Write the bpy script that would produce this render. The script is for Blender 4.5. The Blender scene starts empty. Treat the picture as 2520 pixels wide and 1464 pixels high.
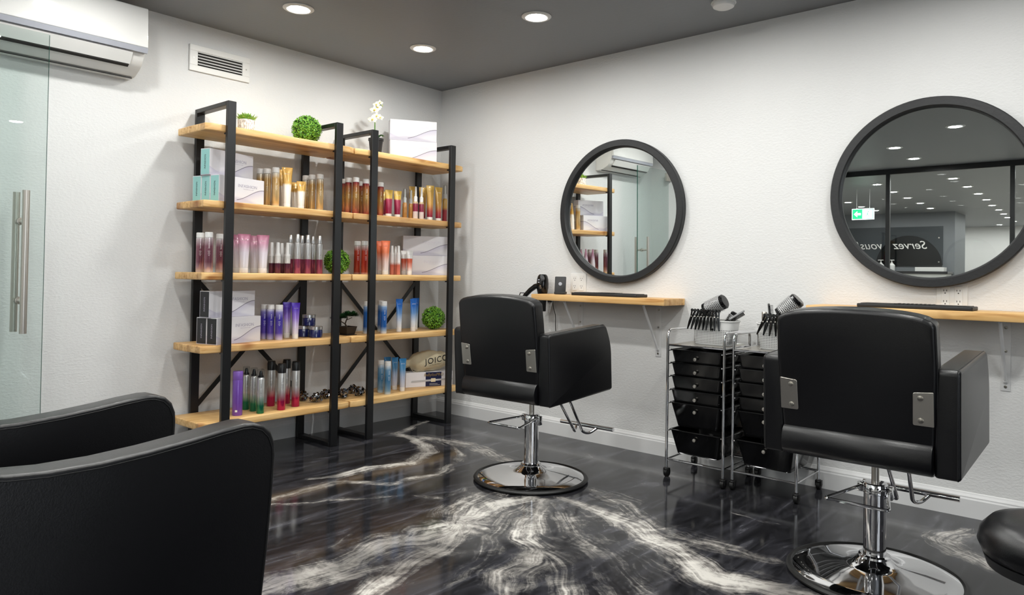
import bpy, bmesh, math, random
import numpy as np
from mathutils import Vector, Matrix, noise
random.seed(7)
PI = math.pi
sc = bpy.context.scene
C = sc.collection

# ------------------------------------------------------------------ camera
yaw, pit, rol = 0.8649945, 0.0130106, 0.0166602
fw = Vector((math.sin(yaw)*math.cos(pit), math.cos(yaw)*math.cos(pit), math.sin(pit)))
r0 = Vector((math.cos(yaw), -math.sin(yaw), 0)); u0 = r0.cross(fw)
rr = r0*math.cos(rol) + u0*math.sin(rol); uu = -r0*math.sin(rol) + u0*math.cos(rol)
cam_d = bpy.data.cameras.new('camera'); cam = bpy.data.objects.new('camera', cam_d); C.objects.link(cam)
M = Matrix.Identity(4)
for i in range(3):
    M[i][0] = rr[i]; M[i][1] = uu[i]; M[i][2] = -fw[i]
M[0][3], M[1][3], M[2][3] = -4.01474, -4.33062, 1.12421
cam.matrix_world = M
cam_d.sensor_width = 36; cam_d.sensor_fit = 'HORIZONTAL'
cam_d.lens = 1773.25/2520*36
cam_d.shift_x = -(1288.88-1260)/2520
cam_d.shift_y = -(732-649.87)/2520
cam_d.clip_start = .02
sc.camera = cam
# ------------------------------------------------------------------ world, exposure
w = bpy.data.worlds.new('world'); sc.world = w; w.use_nodes = True
w.node_tree.nodes['Background'].inputs[0].default_value = (.90, .95, 1, 1)
w.node_tree.nodes['Background'].inputs[1].default_value = 1.3
sc.view_settings.view_transform = 'Standard'; sc.view_settings.look = 'None'
sc.view_settings.gamma = 1; sc.view_settings.use_curve_mapping = False
sc.view_settings.exposure = 1.19
sc.cycles.use_denoising = True
sc.cycles.max_bounces = 9; sc.cycles.glossy_bounces = 6; sc.cycles.diffuse_bounces = 4
sc.cycles.transparent_max_bounces = 12; sc.cycles.sample_clamp_indirect = 4
sc.cycles.caustics_reflective = False; sc.cycles.caustics_refractive = False
LAMP = 145
H = 2.6
# recessed downlights, (x, y): room lamps plus an added far row, built as lamps further down
NEAR = [(-1.774, -.72), (-.858, -.737), (-.852, -1.70), (-.85, -2.66), (-1.79, -1.72), (-.85, -3.72), (-1.80, -2.72), (-1.80, -3.72), (-2.75, -.75), (-2.75, -1.75), (-2.75, -2.75), (-2.75, -3.75), (-3.9, -1.75), (-3.9, -3.0), (-.85, -4.9), (-1.8, -4.9), (-3.2, -5.4), (-4.8, -2.26), (-5.71, -2.26), (-5.2, -4.2)]
FAR = [(-6.85, -2.34), (-6.94, -1.3), (-7.9, -2.3), (-8.05, -1.25), (-9.05, -2.3), (-9.22, -1.2), (-10.2, -2.28), (-10.3, -1.18), (-10.6, -.08), (-11.3, -2.25), (-11.4, -1.16), (-11.6, -.05), (-12.5, -2.18), (-12.6, -1.1), (-12.6, -.06), (-13.6, -2.15), (-14.7, -2.1), (-15.8, -2.05), (-17.1, -2.03), (-7.6, -3.6), (-10.5, -3.6), (-13.5, -3.6), (-16.5, -3.6), (-18.2, -.7), (-18.2, -1.6), (-18.2, -2.6), (-18.2, -3.6), (-18.2, -4.6), (-9.0, -4.9), (-12.0, -4.9), (-15.0, -4.9), (-15.6, -.6), (-17.2, -.4)]  # the row along the far wall is added to brighten that wall

# ------------------------------------------------------------------ materials
MATS = {}
def rgb(h):
    h = h.lstrip('#'); o = []
    for i in (0, 2, 4):
        c = int(h[i:i+2], 16)/255; o.append(c/12.92 if c <= .04045 else ((c+.055)/1.055)**2.4)
    return (*o, 1)
def mat(name, col='#808080', rough=.5, metal=0, bump=None, spec=None, coat=0, trans=0, emit=0, ior=None, alpha=None):
    if name in MATS: return MATS[name]
    m = bpy.data.materials.new(name); m.use_nodes = True
    b = m.node_tree.nodes['Principled BSDF']
    b.inputs['Base Color'].default_value = rgb(col) if isinstance(col, str) else (*col, 1)
    b.inputs['Roughness'].default_value = rough; b.inputs['Metallic'].default_value = metal
    if spec is not None: b.inputs['Specular IOR Level'].default_value = spec
    if coat: b.inputs['Coat Weight'].default_value = coat; b.inputs['Coat Roughness'].default_value = .05
    if trans: b.inputs['Transmission Weight'].default_value = trans
    if ior: b.inputs['IOR'].default_value = ior
    if emit:
        b.inputs['Emission Color'].default_value = rgb(col); b.inputs['Emission Strength'].default_value = emit
    if bump:
        sc_, st, det = bump
        nt = m.node_tree
        tc = nt.nodes.new('ShaderNodeTexCoord'); n = nt.nodes.new('ShaderNodeTexNoise'); bp = nt.nodes.new('ShaderNodeBump')
        n.inputs['Scale'].default_value = sc_; n.inputs['Detail'].default_value = det
        bp.inputs['Strength'].default_value = st; bp.inputs['Distance'].default_value = .01
        nt.links.new(tc.outputs['Object'], n.inputs['Vector']); nt.links.new(n.outputs[0], bp.inputs['Height']); nt.links.new(bp.outputs[0], b.inputs['Normal'])
    MATS[name] = m; return m
def N(nt, t, **kw):
    n = nt.nodes.new(t)
    for k, v in kw.items():
        if k in n.inputs: n.inputs[k].default_value = v
        else: setattr(n, k, v)
    return n
def ramp(nt, stops, interp='LINEAR'):
    r = nt.nodes.new('ShaderNodeValToRGB'); cr = r.color_ramp; cr.interpolation = interp
    while len(cr.elements) < len(stops): cr.elements.new(.5)
    for e, (p, c) in zip(cr.elements, stops):
        e.position = p; e.color = rgb(c) if isinstance(c, str) else (*c, 1)
    return r
def grad(name, stops, rough=.3, metal=0, coat=.3):
    """printed gradient running up the part"""
    if name in MATS: return MATS[name]
    m = mat(name, '#ffffff', rough, metal, coat=coat); nt = m.node_tree; b = nt.nodes['Principled BSDF']
    tc = N(nt, 'ShaderNodeTexCoord'); s = N(nt, 'ShaderNodeSeparateXYZ'); r = ramp(nt, stops)
    nt.links.new(tc.outputs['Generated'], s.inputs[0]); nt.links.new(s.outputs[2], r.inputs[0]); nt.links.new(r.outputs[0], b.inputs['Base Color'])
    return m
def math_(nt, op, a, b=None, c=None):
    n = nt.nodes.new('ShaderNodeMath'); n.operation = op
    for i, v in enumerate((a, b, c)):
        if v is None: continue
        if isinstance(v, (int, float)): n.inputs[i].default_value = v
        else: nt.links.new(v, n.inputs[i])
    return n.outputs[0]
def m_wall():
    m = mat('white_plaster', '#e2e2e1', .62); nt = m.node_tree; b = nt.nodes['Principled BSDF']
    b.inputs['Specular IOR Level'].default_value = .25
    tc = N(nt, 'ShaderNodeTexCoord')
    n1 = N(nt, 'ShaderNodeTexNoise', Scale=55.0, Detail=5.0, Roughness=.6); n2 = N(nt, 'ShaderNodeTexNoise', Scale=9.0, Detail=3.0)
    mp = N(nt, 'ShaderNodeMapping'); mp.inputs['Scale'].default_value = (1, 1, 1.8)
    nt.links.new(tc.outputs['Object'], mp.inputs[0]); nt.links.new(mp.outputs[0], n1.inputs['Vector']); nt.links.new(mp.outputs[0], n2.inputs['Vector'])
    pw = math_(nt, 'POWER', n1.outputs[0], 2.2)
    hh = math_(nt, 'MULTIPLY', pw, math_(nt, 'ADD', n2.outputs[0], .2))
    bp = N(nt, 'ShaderNodeBump', Strength=.42, Distance=.008); nt.links.new(hh, bp.inputs['Height']); nt.links.new(bp.outputs[0], b.inputs['Normal'])
    return m
def m_wood():
    m = mat('light_wood', '#e0b070', .42); nt = m.node_tree; b = nt.nodes['Principled BSDF']
    b.inputs['Specular IOR Level'].default_value = .35
    tc = N(nt, 'ShaderNodeTexCoord'); info = N(nt, 'ShaderNodeObjectInfo')
    off = N(nt, 'ShaderNodeVectorMath', operation='ADD')
    rv = N(nt, 'ShaderNodeVectorMath', operation='SCALE'); rv.inputs[0].default_value = (31.3, 0, 0); nt.links.new(info.outputs['Random'], rv.inputs['Scale'])
    nt.links.new(tc.outputs['Object'], off.inputs[0]); nt.links.new(rv.outputs[0], off.inputs[1])
    mp = N(nt, 'ShaderNodeMapping'); mp.inputs['Scale'].default_value = (2.2, 38, 38); nt.links.new(off.outputs[0], mp.inputs[0])
    g = N(nt, 'ShaderNodeTexNoise', Scale=1.0, Detail=4.0, Distortion=.6); nt.links.new(mp.outputs[0], g.inputs['Vector'])
    mp2 = N(nt, 'ShaderNodeMapping'); mp2.inputs['Scale'].default_value = (3, 4, 4); nt.links.new(off.outputs[0], mp2.inputs[0])
    k = N(nt, 'ShaderNodeTexNoise', Scale=1.0, Detail=2.0); nt.links.new(mp2.outputs[0], k.inputs['Vector'])
    sp = N(nt, 'ShaderNodeSeparateXYZ'); nt.links.new(tc.outputs['Object'], sp.inputs[0])
    strip = math_(nt, 'FLOOR', math_(nt, 'MULTIPLY', sp.outputs[1], 21))
    wn = N(nt, 'ShaderNodeTexWhiteNoise', noise_dimensions='2D')
    cx = N(nt, 'ShaderNodeCombineXYZ'); nt.links.new(strip, cx.inputs[0]); nt.links.new(info.outputs['Random'], cx.inputs[1]); nt.links.new(cx.outputs[0], wn.inputs['Vector'])
    r = ramp(nt, [(.28, '#bb8850'), (.42, '#ddb478'), (.6, '#eecb94'), (.8, '#e5bd82')]); nt.links.new(g.outputs[0], r.inputs[0])
    r2 = ramp(nt, [(.0, '#b08050'), (.45, '#f2dcb8'), (1, '#fff4dc')]); nt.links.new(wn.outputs[0], r2.inputs[0])
    mx = N(nt, 'ShaderNodeMix', data_type='RGBA', blend_type='MULTIPLY'); mx.inputs[0].default_value = .42
    nt.links.new(r.outputs[0], mx.inputs[6]); nt.links.new(r2.outputs[0], mx.inputs[7])
    kn = ramp(nt, [(.64, '#ffffff'), (.72, '#a06a3a')]); nt.links.new(k.outputs[0], kn.inputs[0])
    mx2 = N(nt, 'ShaderNodeMix', data_type='RGBA', blend_type='MULTIPLY'); mx2.inputs[0].default_value = .8
    nt.links.new(mx.outputs[2], mx2.inputs[6]); nt.links.new(kn.outputs[0], mx2.inputs[7]); nt.links.new(mx2.outputs[2], b.inputs['Base Color'])
    return m
def m_glass(name, tint, refl=1.0):
    m = bpy.data.materials.new(name); m.use_nodes = True; nt = m.node_tree; nt.nodes.clear()
    o = N(nt, 'ShaderNodeOutputMaterial'); t = N(nt, 'ShaderNodeBsdfTransparent'); g = N(nt, 'ShaderNodeBsdfGlossy', Roughness=.0)
    t.inputs[0].default_value = (*tint, 1); f = N(nt, 'ShaderNodeFresnel'); geo = N(nt, 'ShaderNodeNewGeometry')
    # a ray leaving the pane meets the same reflectance as one entering it
    nt.links.new(math_(nt, 'ADD', 1.45, math_(nt, 'MULTIPLY', geo.outputs['Backfacing'], 1/1.45-1.45)), f.inputs['IOR'])
    mx = N(nt, 'ShaderNodeMixShader'); fm = math_(nt, 'MULTIPLY', f.outputs[0], refl)
    nt.links.new(fm, mx.inputs[0]); nt.links.new(t.outputs[0], mx.inputs[1]); nt.links.new(g.outputs[0], mx.inputs[2]); nt.links.new(mx.outputs[0], o.inputs[0])
    MATS[name] = m; return m
def m_floor():
    m = mat('black_marbled_epoxy', '#1a1a1c', .10); nt = m.node_tree; b = nt.nodes['Principled BSDF']
    b.inputs['Specular IOR Level'].default_value = .42
    at = N(nt, 'ShaderNodeAttribute', attribute_name='vein'); s = N(nt, 'ShaderNodeSeparateColor'); nt.links.new(at.outputs['Color'], s.inputs[0])
    # R = strength, G = across, B = along
    tc = N(nt, 'ShaderNodeTexCoord')
    cv = N(nt, 'ShaderNodeCombineXYZ'); nt.links.new(math_(nt, 'MULTIPLY', s.outputs[1], 2.3), cv.inputs[0]); nt.links.new(math_(nt, 'MULTIPLY', s.outputs[2], 1.9), cv.inputs[1])
    n1 = N(nt, 'ShaderNodeTexNoise', Scale=1.0, Detail=9.0, Roughness=.62, Distortion=.45); nt.links.new(cv.outputs[0], n1.inputs['Vector'])
    n3 = N(nt, 'ShaderNodeTexNoise', Scale=3.6, Detail=9.0, Roughness=.6, Distortion=2.2); nt.links.new(tc.outputs['Object'], n3.inputs['Vector'])
    n5 = N(nt, 'ShaderNodeTexNoise', Scale=14.0, Detail=6.0, Roughness=.6, Distortion=3.0); nt.links.new(tc.outputs['Object'], n5.inputs['Vector'])
    nn = math_(nt, 'ADD', math_(nt, 'ADD', math_(nt, 'MULTIPLY', n1.outputs[0], .42), math_(nt, 'MULTIPLY', n3.outputs[0], .40)), math_(nt, 'MULTIPLY', n5.outputs[0], .18))
    v = math_(nt, 'ADD', s.outputs[0], math_(nt, 'MULTIPLY', math_(nt, 'SUBTRACT', nn, .5), 3.6))
    gate = math_(nt, 'MINIMUM', math_(nt, 'MULTIPLY', s.outputs[0], 2.2), 1)
    n6 = N(nt, 'ShaderNodeTexNoise', Scale=1.7, Detail=3.0); nt.links.new(tc.outputs['Object'], n6.inputs['Vector'])
    patch = N(nt, 'ShaderNodeMapRange', interpolation_type='SMOOTHSTEP'); patch.inputs[1].default_value = .30; patch.inputs[2].default_value = .56; patch.inputs[3].default_value = .54; nt.links.new(n6.outputs[0], patch.inputs[0]); gate = math_(nt, 'MULTIPLY', gate, patch.outputs[0])
    sm = N(nt, 'ShaderNodeMapRange', interpolation_type='SMOOTHSTEP'); sm.inputs[1].default_value = .15; sm.inputs[2].default_value = 1.2
    nt.links.new(v, sm.inputs[0])
    vm = math_(nt, 'MULTIPLY', sm.outputs[0], gate)
    # background swirl of the poured resin
    mp = N(nt, 'ShaderNodeMapping'); mp.inputs['Rotation'].default_value = (0, 0, .62); mp.inputs['Scale'].default_value = (1.1, 5.5, 1); nt.links.new(tc.outputs['Object'], mp.inputs[0])
    n2 = N(nt, 'ShaderNodeTexNoise', Scale=1.5, Detail=7.0, Roughness=.6, Distortion=1.6); nt.links.new(mp.outputs[0], n2.inputs['Vector'])
    bg = ramp(nt, [(.28, '#141416'), (.48, '#232326'), (.60, '#35353a'), (.74, '#626268')]); nt.links.new(n2.outputs[0], bg.inputs[0])
    vc = ramp(nt, [(0, '#5c5c63'), (.35, '#85827f'), (.7, '#b3aea8'), (1, '#dedad3')]); nt.links.new(vm, vc.inputs[0])
    mx = N(nt, 'ShaderNodeMix', data_type='RGBA'); nt.links.new(vm, mx.inputs[0]); nt.links.new(bg.outputs[0], mx.inputs[6]); nt.links.new(vc.outputs[0], mx.inputs[7])
    nt.links.new(mx.outputs[2], b.inputs['Base Color'])
    n4 = N(nt, 'ShaderNodeTexNoise', Scale=2.2, Detail=1.0); nt.links.new(tc.outputs['Object'], n4.inputs['Vector'])
    bp = N(nt, 'ShaderNodeBump', Strength=.06, Distance=.02); nt.links.new(n4.outputs[0], bp.inputs['Height']); nt.links.new(bp.outputs[0], b.inputs['Normal'])
    return m
def m_carton():
    """white printed carton: lilac swoosh under a thin dark curve on the long sides"""
    m = mat('white_carton', '#f0eef2', .45); nt = m.node_tree; b = nt.nodes['Principled BSDF']
    tc = N(nt, 'ShaderNodeTexCoord'); s = N(nt, 'ShaderNodeSeparateXYZ'); nt.links.new(tc.outputs['Generated'], s.inputs[0])
    x, z = s.outputs[0], s.outputs[2]
    cur = math_(nt, 'ADD', math_(nt, 'MULTIPLY', math_(nt, 'SINE', math_(nt, 'MULTIPLY', math_(nt, 'SUBTRACT', x, .66), 4.6)), .24), .36)
    d = math_(nt, 'SUBTRACT', cur, z)
    inside = N(nt, 'ShaderNodeMapRange', interpolation_type='SMOOTHSTEP'); inside.inputs[1].default_value = 0; inside.inputs[2].default_value = .012; nt.links.new(d, inside.inputs[0])
    fade = N(nt, 'ShaderNodeMapRange'); fade.inputs[1].default_value = 0; fade.inputs[2].default_value = .3; fade.inputs[3].default_value = 1; fade.inputs[4].default_value = .1; nt.links.new(d, fade.inputs[0])
    am = math_(nt, 'MULTIPLY', inside.outputs[0], fade.outputs[0])
    line = math_(nt, 'LESS_THAN', math_(nt, 'ABSOLUTE', d), .014); line = math_(nt, 'MULTIPLY', line, math_(nt, 'GREATER_THAN', x, .38))
    w2 = math_(nt, 'ADD', math_(nt, 'MULTIPLY', math_(nt, 'SINE', math_(nt, 'MULTIPLY', x, 4.2)), .12), .18)
    a2 = N(nt, 'ShaderNodeMapRange', interpolation_type='SMOOTHSTEP'); a2.inputs[1].default_value = 0; a2.inputs[2].default_value = .14; nt.links.new(math_(nt, 'SUBTRACT', w2, z), a2.inputs[0])
    m1 = N(nt, 'ShaderNodeMix', data_type='RGBA'); m1.inputs[6].default_value = rgb('#dcdade'); m1.inputs[7].default_value = rgb('#c3bfd0'); nt.links.new(math_(nt, 'MULTIPLY', am, .9), m1.inputs[0])
    m3 = N(nt, 'ShaderNodeMix', data_type='RGBA'); m3.inputs[7].default_value = rgb('#b7b4c4'); nt.links.new(math_(nt, 'MULTIPLY', a2.outputs[0], .7), m3.inputs[0]); nt.links.new(m1.outputs[2], m3.inputs[6])
    m2 = N(nt, 'ShaderNodeMix', data_type='RGBA'); m2.inputs[7].default_value = rgb('#5c5668'); nt.links.new(math_(nt, 'MULTIPLY', line, .85), m2.inputs[0]); nt.links.new(m3.outputs[2], m2.inputs[6])
    nt.links.new(m2.outputs[2], b.inputs['Base Color']); return m
def m_weave():
    """white plastic moulded with rows of small square openings on its lower part"""
    m = mat('white_woven_plastic', '#efefed', .4); nt = m.node_tree; b = nt.nodes['Principled BSDF']
    tc = N(nt, 'ShaderNodeTexCoord'); s = N(nt, 'ShaderNodeSeparateXYZ'); nt.links.new(tc.outputs['Object'], s.inputs[0])
    at = N(nt, 'ShaderNodeAttribute', attribute_name='peri'); 
    pu = math_(nt, 'FRACT', math_(nt, 'MULTIPLY', at.outputs['Fac'], 68)); pv = math_(nt, 'FRACT', math_(nt, 'MULTIPLY', s.outputs[2], 112))
    hole = math_(nt, 'MULTIPLY', math_(nt, 'LESS_THAN', math_(nt, 'ABSOLUTE', math_(nt, 'SUBTRACT', pu, .5)), .24), math_(nt, 'LESS_THAN', math_(nt, 'ABSOLUTE', math_(nt, 'SUBTRACT', pv, .5)), .22))
    band = math_(nt, 'MULTIPLY', math_(nt, 'GREATER_THAN', s.outputs[2], .012), math_(nt, 'LESS_THAN', s.outputs[2], .088))
    f = math_(nt, 'MULTIPLY', hole, band)
    mx = N(nt, 'ShaderNodeMix', data_type='RGBA'); mx.inputs[6].default_value = rgb('#eeeeec'); mx.inputs[7].default_value = rgb('#3a3a3c'); nt.links.new(f, mx.inputs[0]); nt.links.new(mx.outputs[2], b.inputs['Base Color'])
    return m
def m_leaf(name, a, c):
    m = mat(name, a, .5); nt = m.node_tree; b = nt.nodes['Principled BSDF']
    tc = N(nt, 'ShaderNodeTexCoord'); n = N(nt, 'ShaderNodeTexNoise', Scale=70.0, Detail=2.0); nt.links.new(tc.outputs['Object'], n.inputs['Vector'])
    r = ramp(nt, [(.35, a), (.65, c)]); nt.links.new(n.outputs[0], r.inputs[0]); nt.links.new(r.outputs[0], b.inputs['Base Color']); return m
WALL = m_wall(); WOOD = m_wood(); FLOOR = m_floor(); CARTON = m_carton(); WEAVE = m_weave()
CEIL = mat('grey_ceiling_paint', '#808285', .5, bump=(40, .08, 3))
TRIM = mat('white_trim_paint', '#e4e4e4', .35)
BLACK = mat('black_powder_coat', '#0f1012', .36)
LEATHER = mat('black_leatherette', '#0a0a0d', .31, bump=(300, .05, 3), spec=.5)
PIPING = mat('black_piping', '#08080a', .5)
CHROME = mat('chrome', '#e6e6e8', .05, 1)
STEEL = mat('brushed_steel', '#cbc6be', .33, 1)
RUBBER = mat('black_rubber', '#141414', .45)
GLOSSB = mat('black_glossy_plastic', '#0c0c0d', .12)
MATTB = mat('black_matte_plastic', '#1c1c1e', .5)
WPLAST = mat('white_glossy_plastic', '#ecebe8', .12, coat=.5)
WPLASTM = mat('white_plastic', '#e9e8e5', .4)
GREYPL = mat('grey_plastic', '#a9abb4', .3)
MIRROR = mat('mirror_silver', '#e8eceb', .0, 1)
GLASS = m_glass('greenish_glass', (.935, .975, .965), 1.5); PANE = m_glass('clear_partition_glass', (.985, .99, .99), .7)
CLEARP = m_glass('clear_plastic', (.86, .88, .88), 1.2)
DARKW = mat('charcoal_dark_reflection', '#35373a', .6)
GREYW = mat('grey_wall_paint', '#74787c', .6)
MIRFRAME = mat('black_mirror_frame', '#1e1f21', .5, bump=(60, .1, 2))
SCREW = mat('screw_metal', '#b8b4ac', .3, 1)
DARKHOLE = mat('dark_recess', '#2a2725', .8)
LAMPM = mat('lamp_diffuser', '#fbfbf7', .5, emit=LAMP)
# ------------------------------------------------------------------ mesh helpers
def finish(name, bm, m, parent=None, loc=None, smooth=True, auto=35):
    me = bpy.data.meshes.new(name); bmesh.ops.recalc_face_normals(bm, faces=bm.faces); bm.to_mesh(me); bm.free()
    for p in me.polygons: p.use_smooth = smooth
    if smooth and auto: me.set_sharp_from_angle(angle=math.radians(auto))
    for mm in (m if isinstance(m, (list, tuple)) else [m]): me.materials.append(mm)
    return put(name, me, parent, loc)
def put(name, me, parent=None, loc=None, rot=None):
    o = bpy.data.objects.new(name, me); C.objects.link(o)
    if parent is not None: o.parent = parent
    if loc is not None: o.location = loc
    if rot is not None: o.rotation_euler = rot
    return o
def tag(o, label=None, cat=None, group=None, kind=None):
    if label: o['label'] = label
    if cat: o['category'] = cat
    if group: o['group'] = group
    if kind: o['kind'] = kind
    return o
def thing(name, label, cat, loc=(0, 0, 0), rz=0, group=None):
    o = bpy.data.objects.new(name, None); C.objects.link(o); o.location = loc; o.rotation_euler = (0, 0, rz); o.empty_display_size = .05
    return tag(o, label, cat, group)
def struct(name, bm, m, **k):
    o = finish(name, bm, m, **k); o['kind'] = 'structure'; return o
def box(bm, lo, hi, bev=0, seg=2, mi=0, mtx=None):
    g = bmesh.ops.create_cube(bm, size=1); vs = g['verts']
    for v in vs:
        v.co = Vector([lo[i]+(v.co[i]+.5)*(hi[i]-lo[i]) for i in range(3)])
    fs = set(f for v in vs for f in v.link_faces)
    if bev:
        es = list(set(e for v in vs for e in v.link_edges))
        r = bmesh.ops.bevel(bm, geom=es, offset=bev, segments=seg, profile=.5, affect='EDGES'); 
        fs = set(r['faces']) | set(f for f in fs if f.is_valid)
        vs = list(set(v for f in fs for v in f.verts))
    for f in fs: f.material_index = mi
    if mtx is not None:
        for v in vs: v.co = mtx @ v.co
    return vs
def lathe(bm, prof, n=24, mtx=None, cap=True, mi=0):
    rings = []
    for r, z in prof:
        ring = [bm.verts.new((r*math.cos(2*PI*k/n), r*math.sin(2*PI*k/n), z)) for k in range(n)] if r > 1e-5 else [bm.verts.new((0, 0, z))]
        rings.append(ring)
    for a, b in zip(rings, rings[1:]):
        for k in range(n):
            q = [a[k % len(a)], a[(k+1) % len(a)], b[(k+1) % len(b)], b[k % len(b)]]
            u = []
            for v in q:
                if v not in u: u.append(v)
            if len(u) > 2: f = bm.faces.new(u); f.material_index = mi
    if cap:
        for ring in (rings[0], rings[-1]):
            if len(ring) > 2: f = bm.faces.new(ring); f.material_index = mi
    if mtx is not None:
        for ring in rings:
            for v in ring: v.co = mtx @ v.co
def tube(bm, pts, r, n=10, closed=False, mi=0, caps=True):
    pts = [Vector(p) for p in pts]; m = len(pts); rings = []
    rs = r if isinstance(r, (list, tuple)) else [r]*m
    nrm = None
    for i, p in enumerate(pts):
        if closed: t = (pts[(i+1) % m]-pts[i-1]).normalized()
        else: t = (pts[min(i+1, m-1)]-pts[max(i-1, 0)]).normalized()
        if nrm is None:
            a = Vector((0, 0, 1)) if abs(t.z) < .9 else Vector((1, 0, 0)); nrm = (a-t*a.dot(t)).normalized()
        else: nrm = (nrm-t*nrm.dot(t)).normalized()
        bn = t.cross(nrm)
        rings.append([bm.verts.new(p+(nrm*math.cos(2*PI*k/n)+bn*math.sin(2*PI*k/n))*rs[i]) for k in range(n)])
    for i in range(m if closed else m-1):
        a, b = rings[i], rings[(i+1) % m]
        for k in range(n):
            f = bm.faces.new((a[k], a[(k+1) % n], b[(k+1) % n], b[k])); f.material_index = mi
    if caps and not closed:
        for ring in (rings[0], rings[-1]):
            f = bm.faces.new(ring); f.material_index = mi
def rounded(pts, rad, n=6):
    """round the corners of a polyline of points"""
    pts = [Vector(p) for p in pts]; out = [pts[0]]
    for a, b, c in zip(pts, pts[1:], pts[2:]):
        d1, d2 = (a-b), (c-b); r = min(rad, d1.length*.49, d2.length*.49)
        p, q = b+d1.normalized()*r, b+d2.normalized()*r
        for k in range(n+1):
            t = k/n; out.append(p*(1-t)**2+b*2*t*(1-t)+q*t*t)
    return out+[pts[-1]]
def round_poly(pts, rads, n=6):
    out = []; m = len(pts)
    for i in range(m):
        a, b, c = Vector(pts[i-1]), Vector(pts[i]), Vector(pts[(i+1) % m]); r = rads[i] if isinstance(rads, (list, tuple)) else rads
        if r <= 0: out.append(b); continue
        d1, d2 = a-b, c-b; r = min(r, d1.length*.49, d2.length*.49); p, q = b+d1.normalized()*r, b+d2.normalized()*r
        for k in range(n+1):
            t = k/n; out.append(p*(1-t)**2+b*2*t*(1-t)+q*t*t)
    return out
def slab(bm, poly, a, b, axis, bev=0, seg=3, mi=0):
    """extrude a 2-D outline between a and b along axis (0 x: outline is y,z / 1 y: x,z / 2 z: x,y)"""
    def co(p, d): return {0: (d, p[0], p[1]), 1: (p[0], d, p[1]), 2: (p[0], p[1], d)}[axis]
    A = [bm.verts.new(co(p, a)) for p in poly]; B = [bm.verts.new(co(p, b)) for p in poly]
    fa = bm.faces.new(A); fb = bm.faces.new(B[::-1]); fs = [fa, fb]; n = len(poly)
    for i in range(n): fs.append(bm.faces.new((A[i], B[i], B[(i+1) % n], A[(i+1) % n])))
    for f in fs: f.material_index = mi
    bmesh.ops.recalc_face_normals(bm, faces=fs)
    if bev:
        es = list(fa.edges)+list(fb.edges)
        bmesh.ops.bevel(bm, geom=es, offset=bev, segments=seg, profile=.5, affect='EDGES')
def cyl(bm, a, b, r, n=16, mi=0): tube(bm, [a, b], r, n, mi=mi)
def new(): return bmesh.new()
_txt = {}
def text_mesh(s, size, depth=.0004, shear=0, font_space=1.0):
    key = (s, size, depth, shear)
    if key in _txt: return _txt[key]
    cu = bpy.data.curves.new('lettering', 'FONT'); cu.body = s; cu.size = size; cu.extrude = depth; cu.shear = shear; cu.align_x = 'CENTER'; cu.align_y = 'CENTER'; cu.space_character = font_space; cu.resolution_u = 3
    o = bpy.data.objects.new('tmp', cu); C.objects.link(o)
    me = bpy.data.meshes.new_from_object(o.evaluated_get(bpy.context.evaluated_depsgraph_get())); bpy.data.objects.remove(o); _txt[key] = me; return me
def lettering(s, size, m, parent, mtx, shear=0, name='lettering', space=1.0, wrap=None):
    me = text_mesh(s, size, .0004, shear, space).copy()
    for v in me.vertices:
        if wrap:     # bend round a cylinder of that radius, text reading up the bottle
            x, y, z = v.co; a = y/wrap + mtx; v.co = Vector((math.cos(a)*(wrap+z+.0003), math.sin(a)*(wrap+z+.0003), x))
        else: v.co = mtx @ v.co
    me.materials.clear(); me.materials.append(m)
    return put(name, me, parent)
def copy_thing(t, loc, rz=0, label=None, group=None):
    r = t.copy(); C.objects.link(r); r.location = loc; r.rotation_euler = (0, 0, rz)
    if label: r['label'] = label
    if group: r['group'] = group
    for ch in list(t.children):
        c = ch.copy(); C.objects.link(c); c.parent = r
        for g in list(ch.children):
            d = g.copy(); C.objects.link(d); d.parent = c
    return r
# ------------------------------------------------------------------ the setting
def plane_box(name, lo, hi, m, **k):
    bm = new(); box(bm, lo, hi); return struct(name, bm, m, smooth=False, **k)
plane_box('wall_left', (-3.6, 0, 0), (.0, .12, H), WALL)           # behind the shelving
plane_box('wall_right', (0, -7.2, 0), (.12, .12, H), WALL)         # carries the mirrors
plane_box('wall_side', (-3.72, -.95, 0), (-3.6, .12, H), WALL)
plane_box('wall_side_return', (-6.5, -1.0, 0), (-3.72, -.88, H), WALL)
plane_box('wall_back', (-19.2, -7.32, 0), (-5.6, -7.2, H), WALL)
plane_box('wall_back_sill', (-5.6, -7.32, 0), (-2.8, -7.2, .35), WALL); plane_box('wall_back_head', (-5.6, -7.32, 2.35), (-2.8, -7.2, H), WALL); plane_box('wall_back_right', (-2.8, -7.32, 0), (.12, -7.2, H), DARKW)  # unseen right stretch, made charcoal so the black leather reflects something dark
for i, (a, b) in enumerate([(-5.6, -4.2), (-4.2, -2.8)]):  # unseen windows, added to bring fill daylight onto lower walls and shelves
    bm = new(); box(bm, (a+.03, -7.265, .38), (b-.03, -7.255, 2.32)); struct('glazing_%d' % (i+11), bm, PANE, smooth=False)
    bm = new(); box(bm, (a, -7.29, .35), (a+.03, -7.23, 2.35)); box(bm, (b-.03, -7.29, .35), (b, -7.23, 2.35)); box(bm, (a+.03, -7.29, .35), (b-.03, -7.23, .38)); box(bm, (a+.03, -7.29, 2.32), (b-.03, -7.23, 2.35)); struct('trim_%d' % (i+21), bm, BLACK, smooth=False)
plane_box('wall_far', (-19.2, -7.2, 0), (-19.1, 2.0, H), WALL)
plane_box('wall_beyond', (-19.1, 2.0, 0), (-6.5, 2.1, H), GREYW)
plane_box('wall_grey', (-14.8, -1.37, 0), (-13.6, 2.0, H), GREYW)
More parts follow.
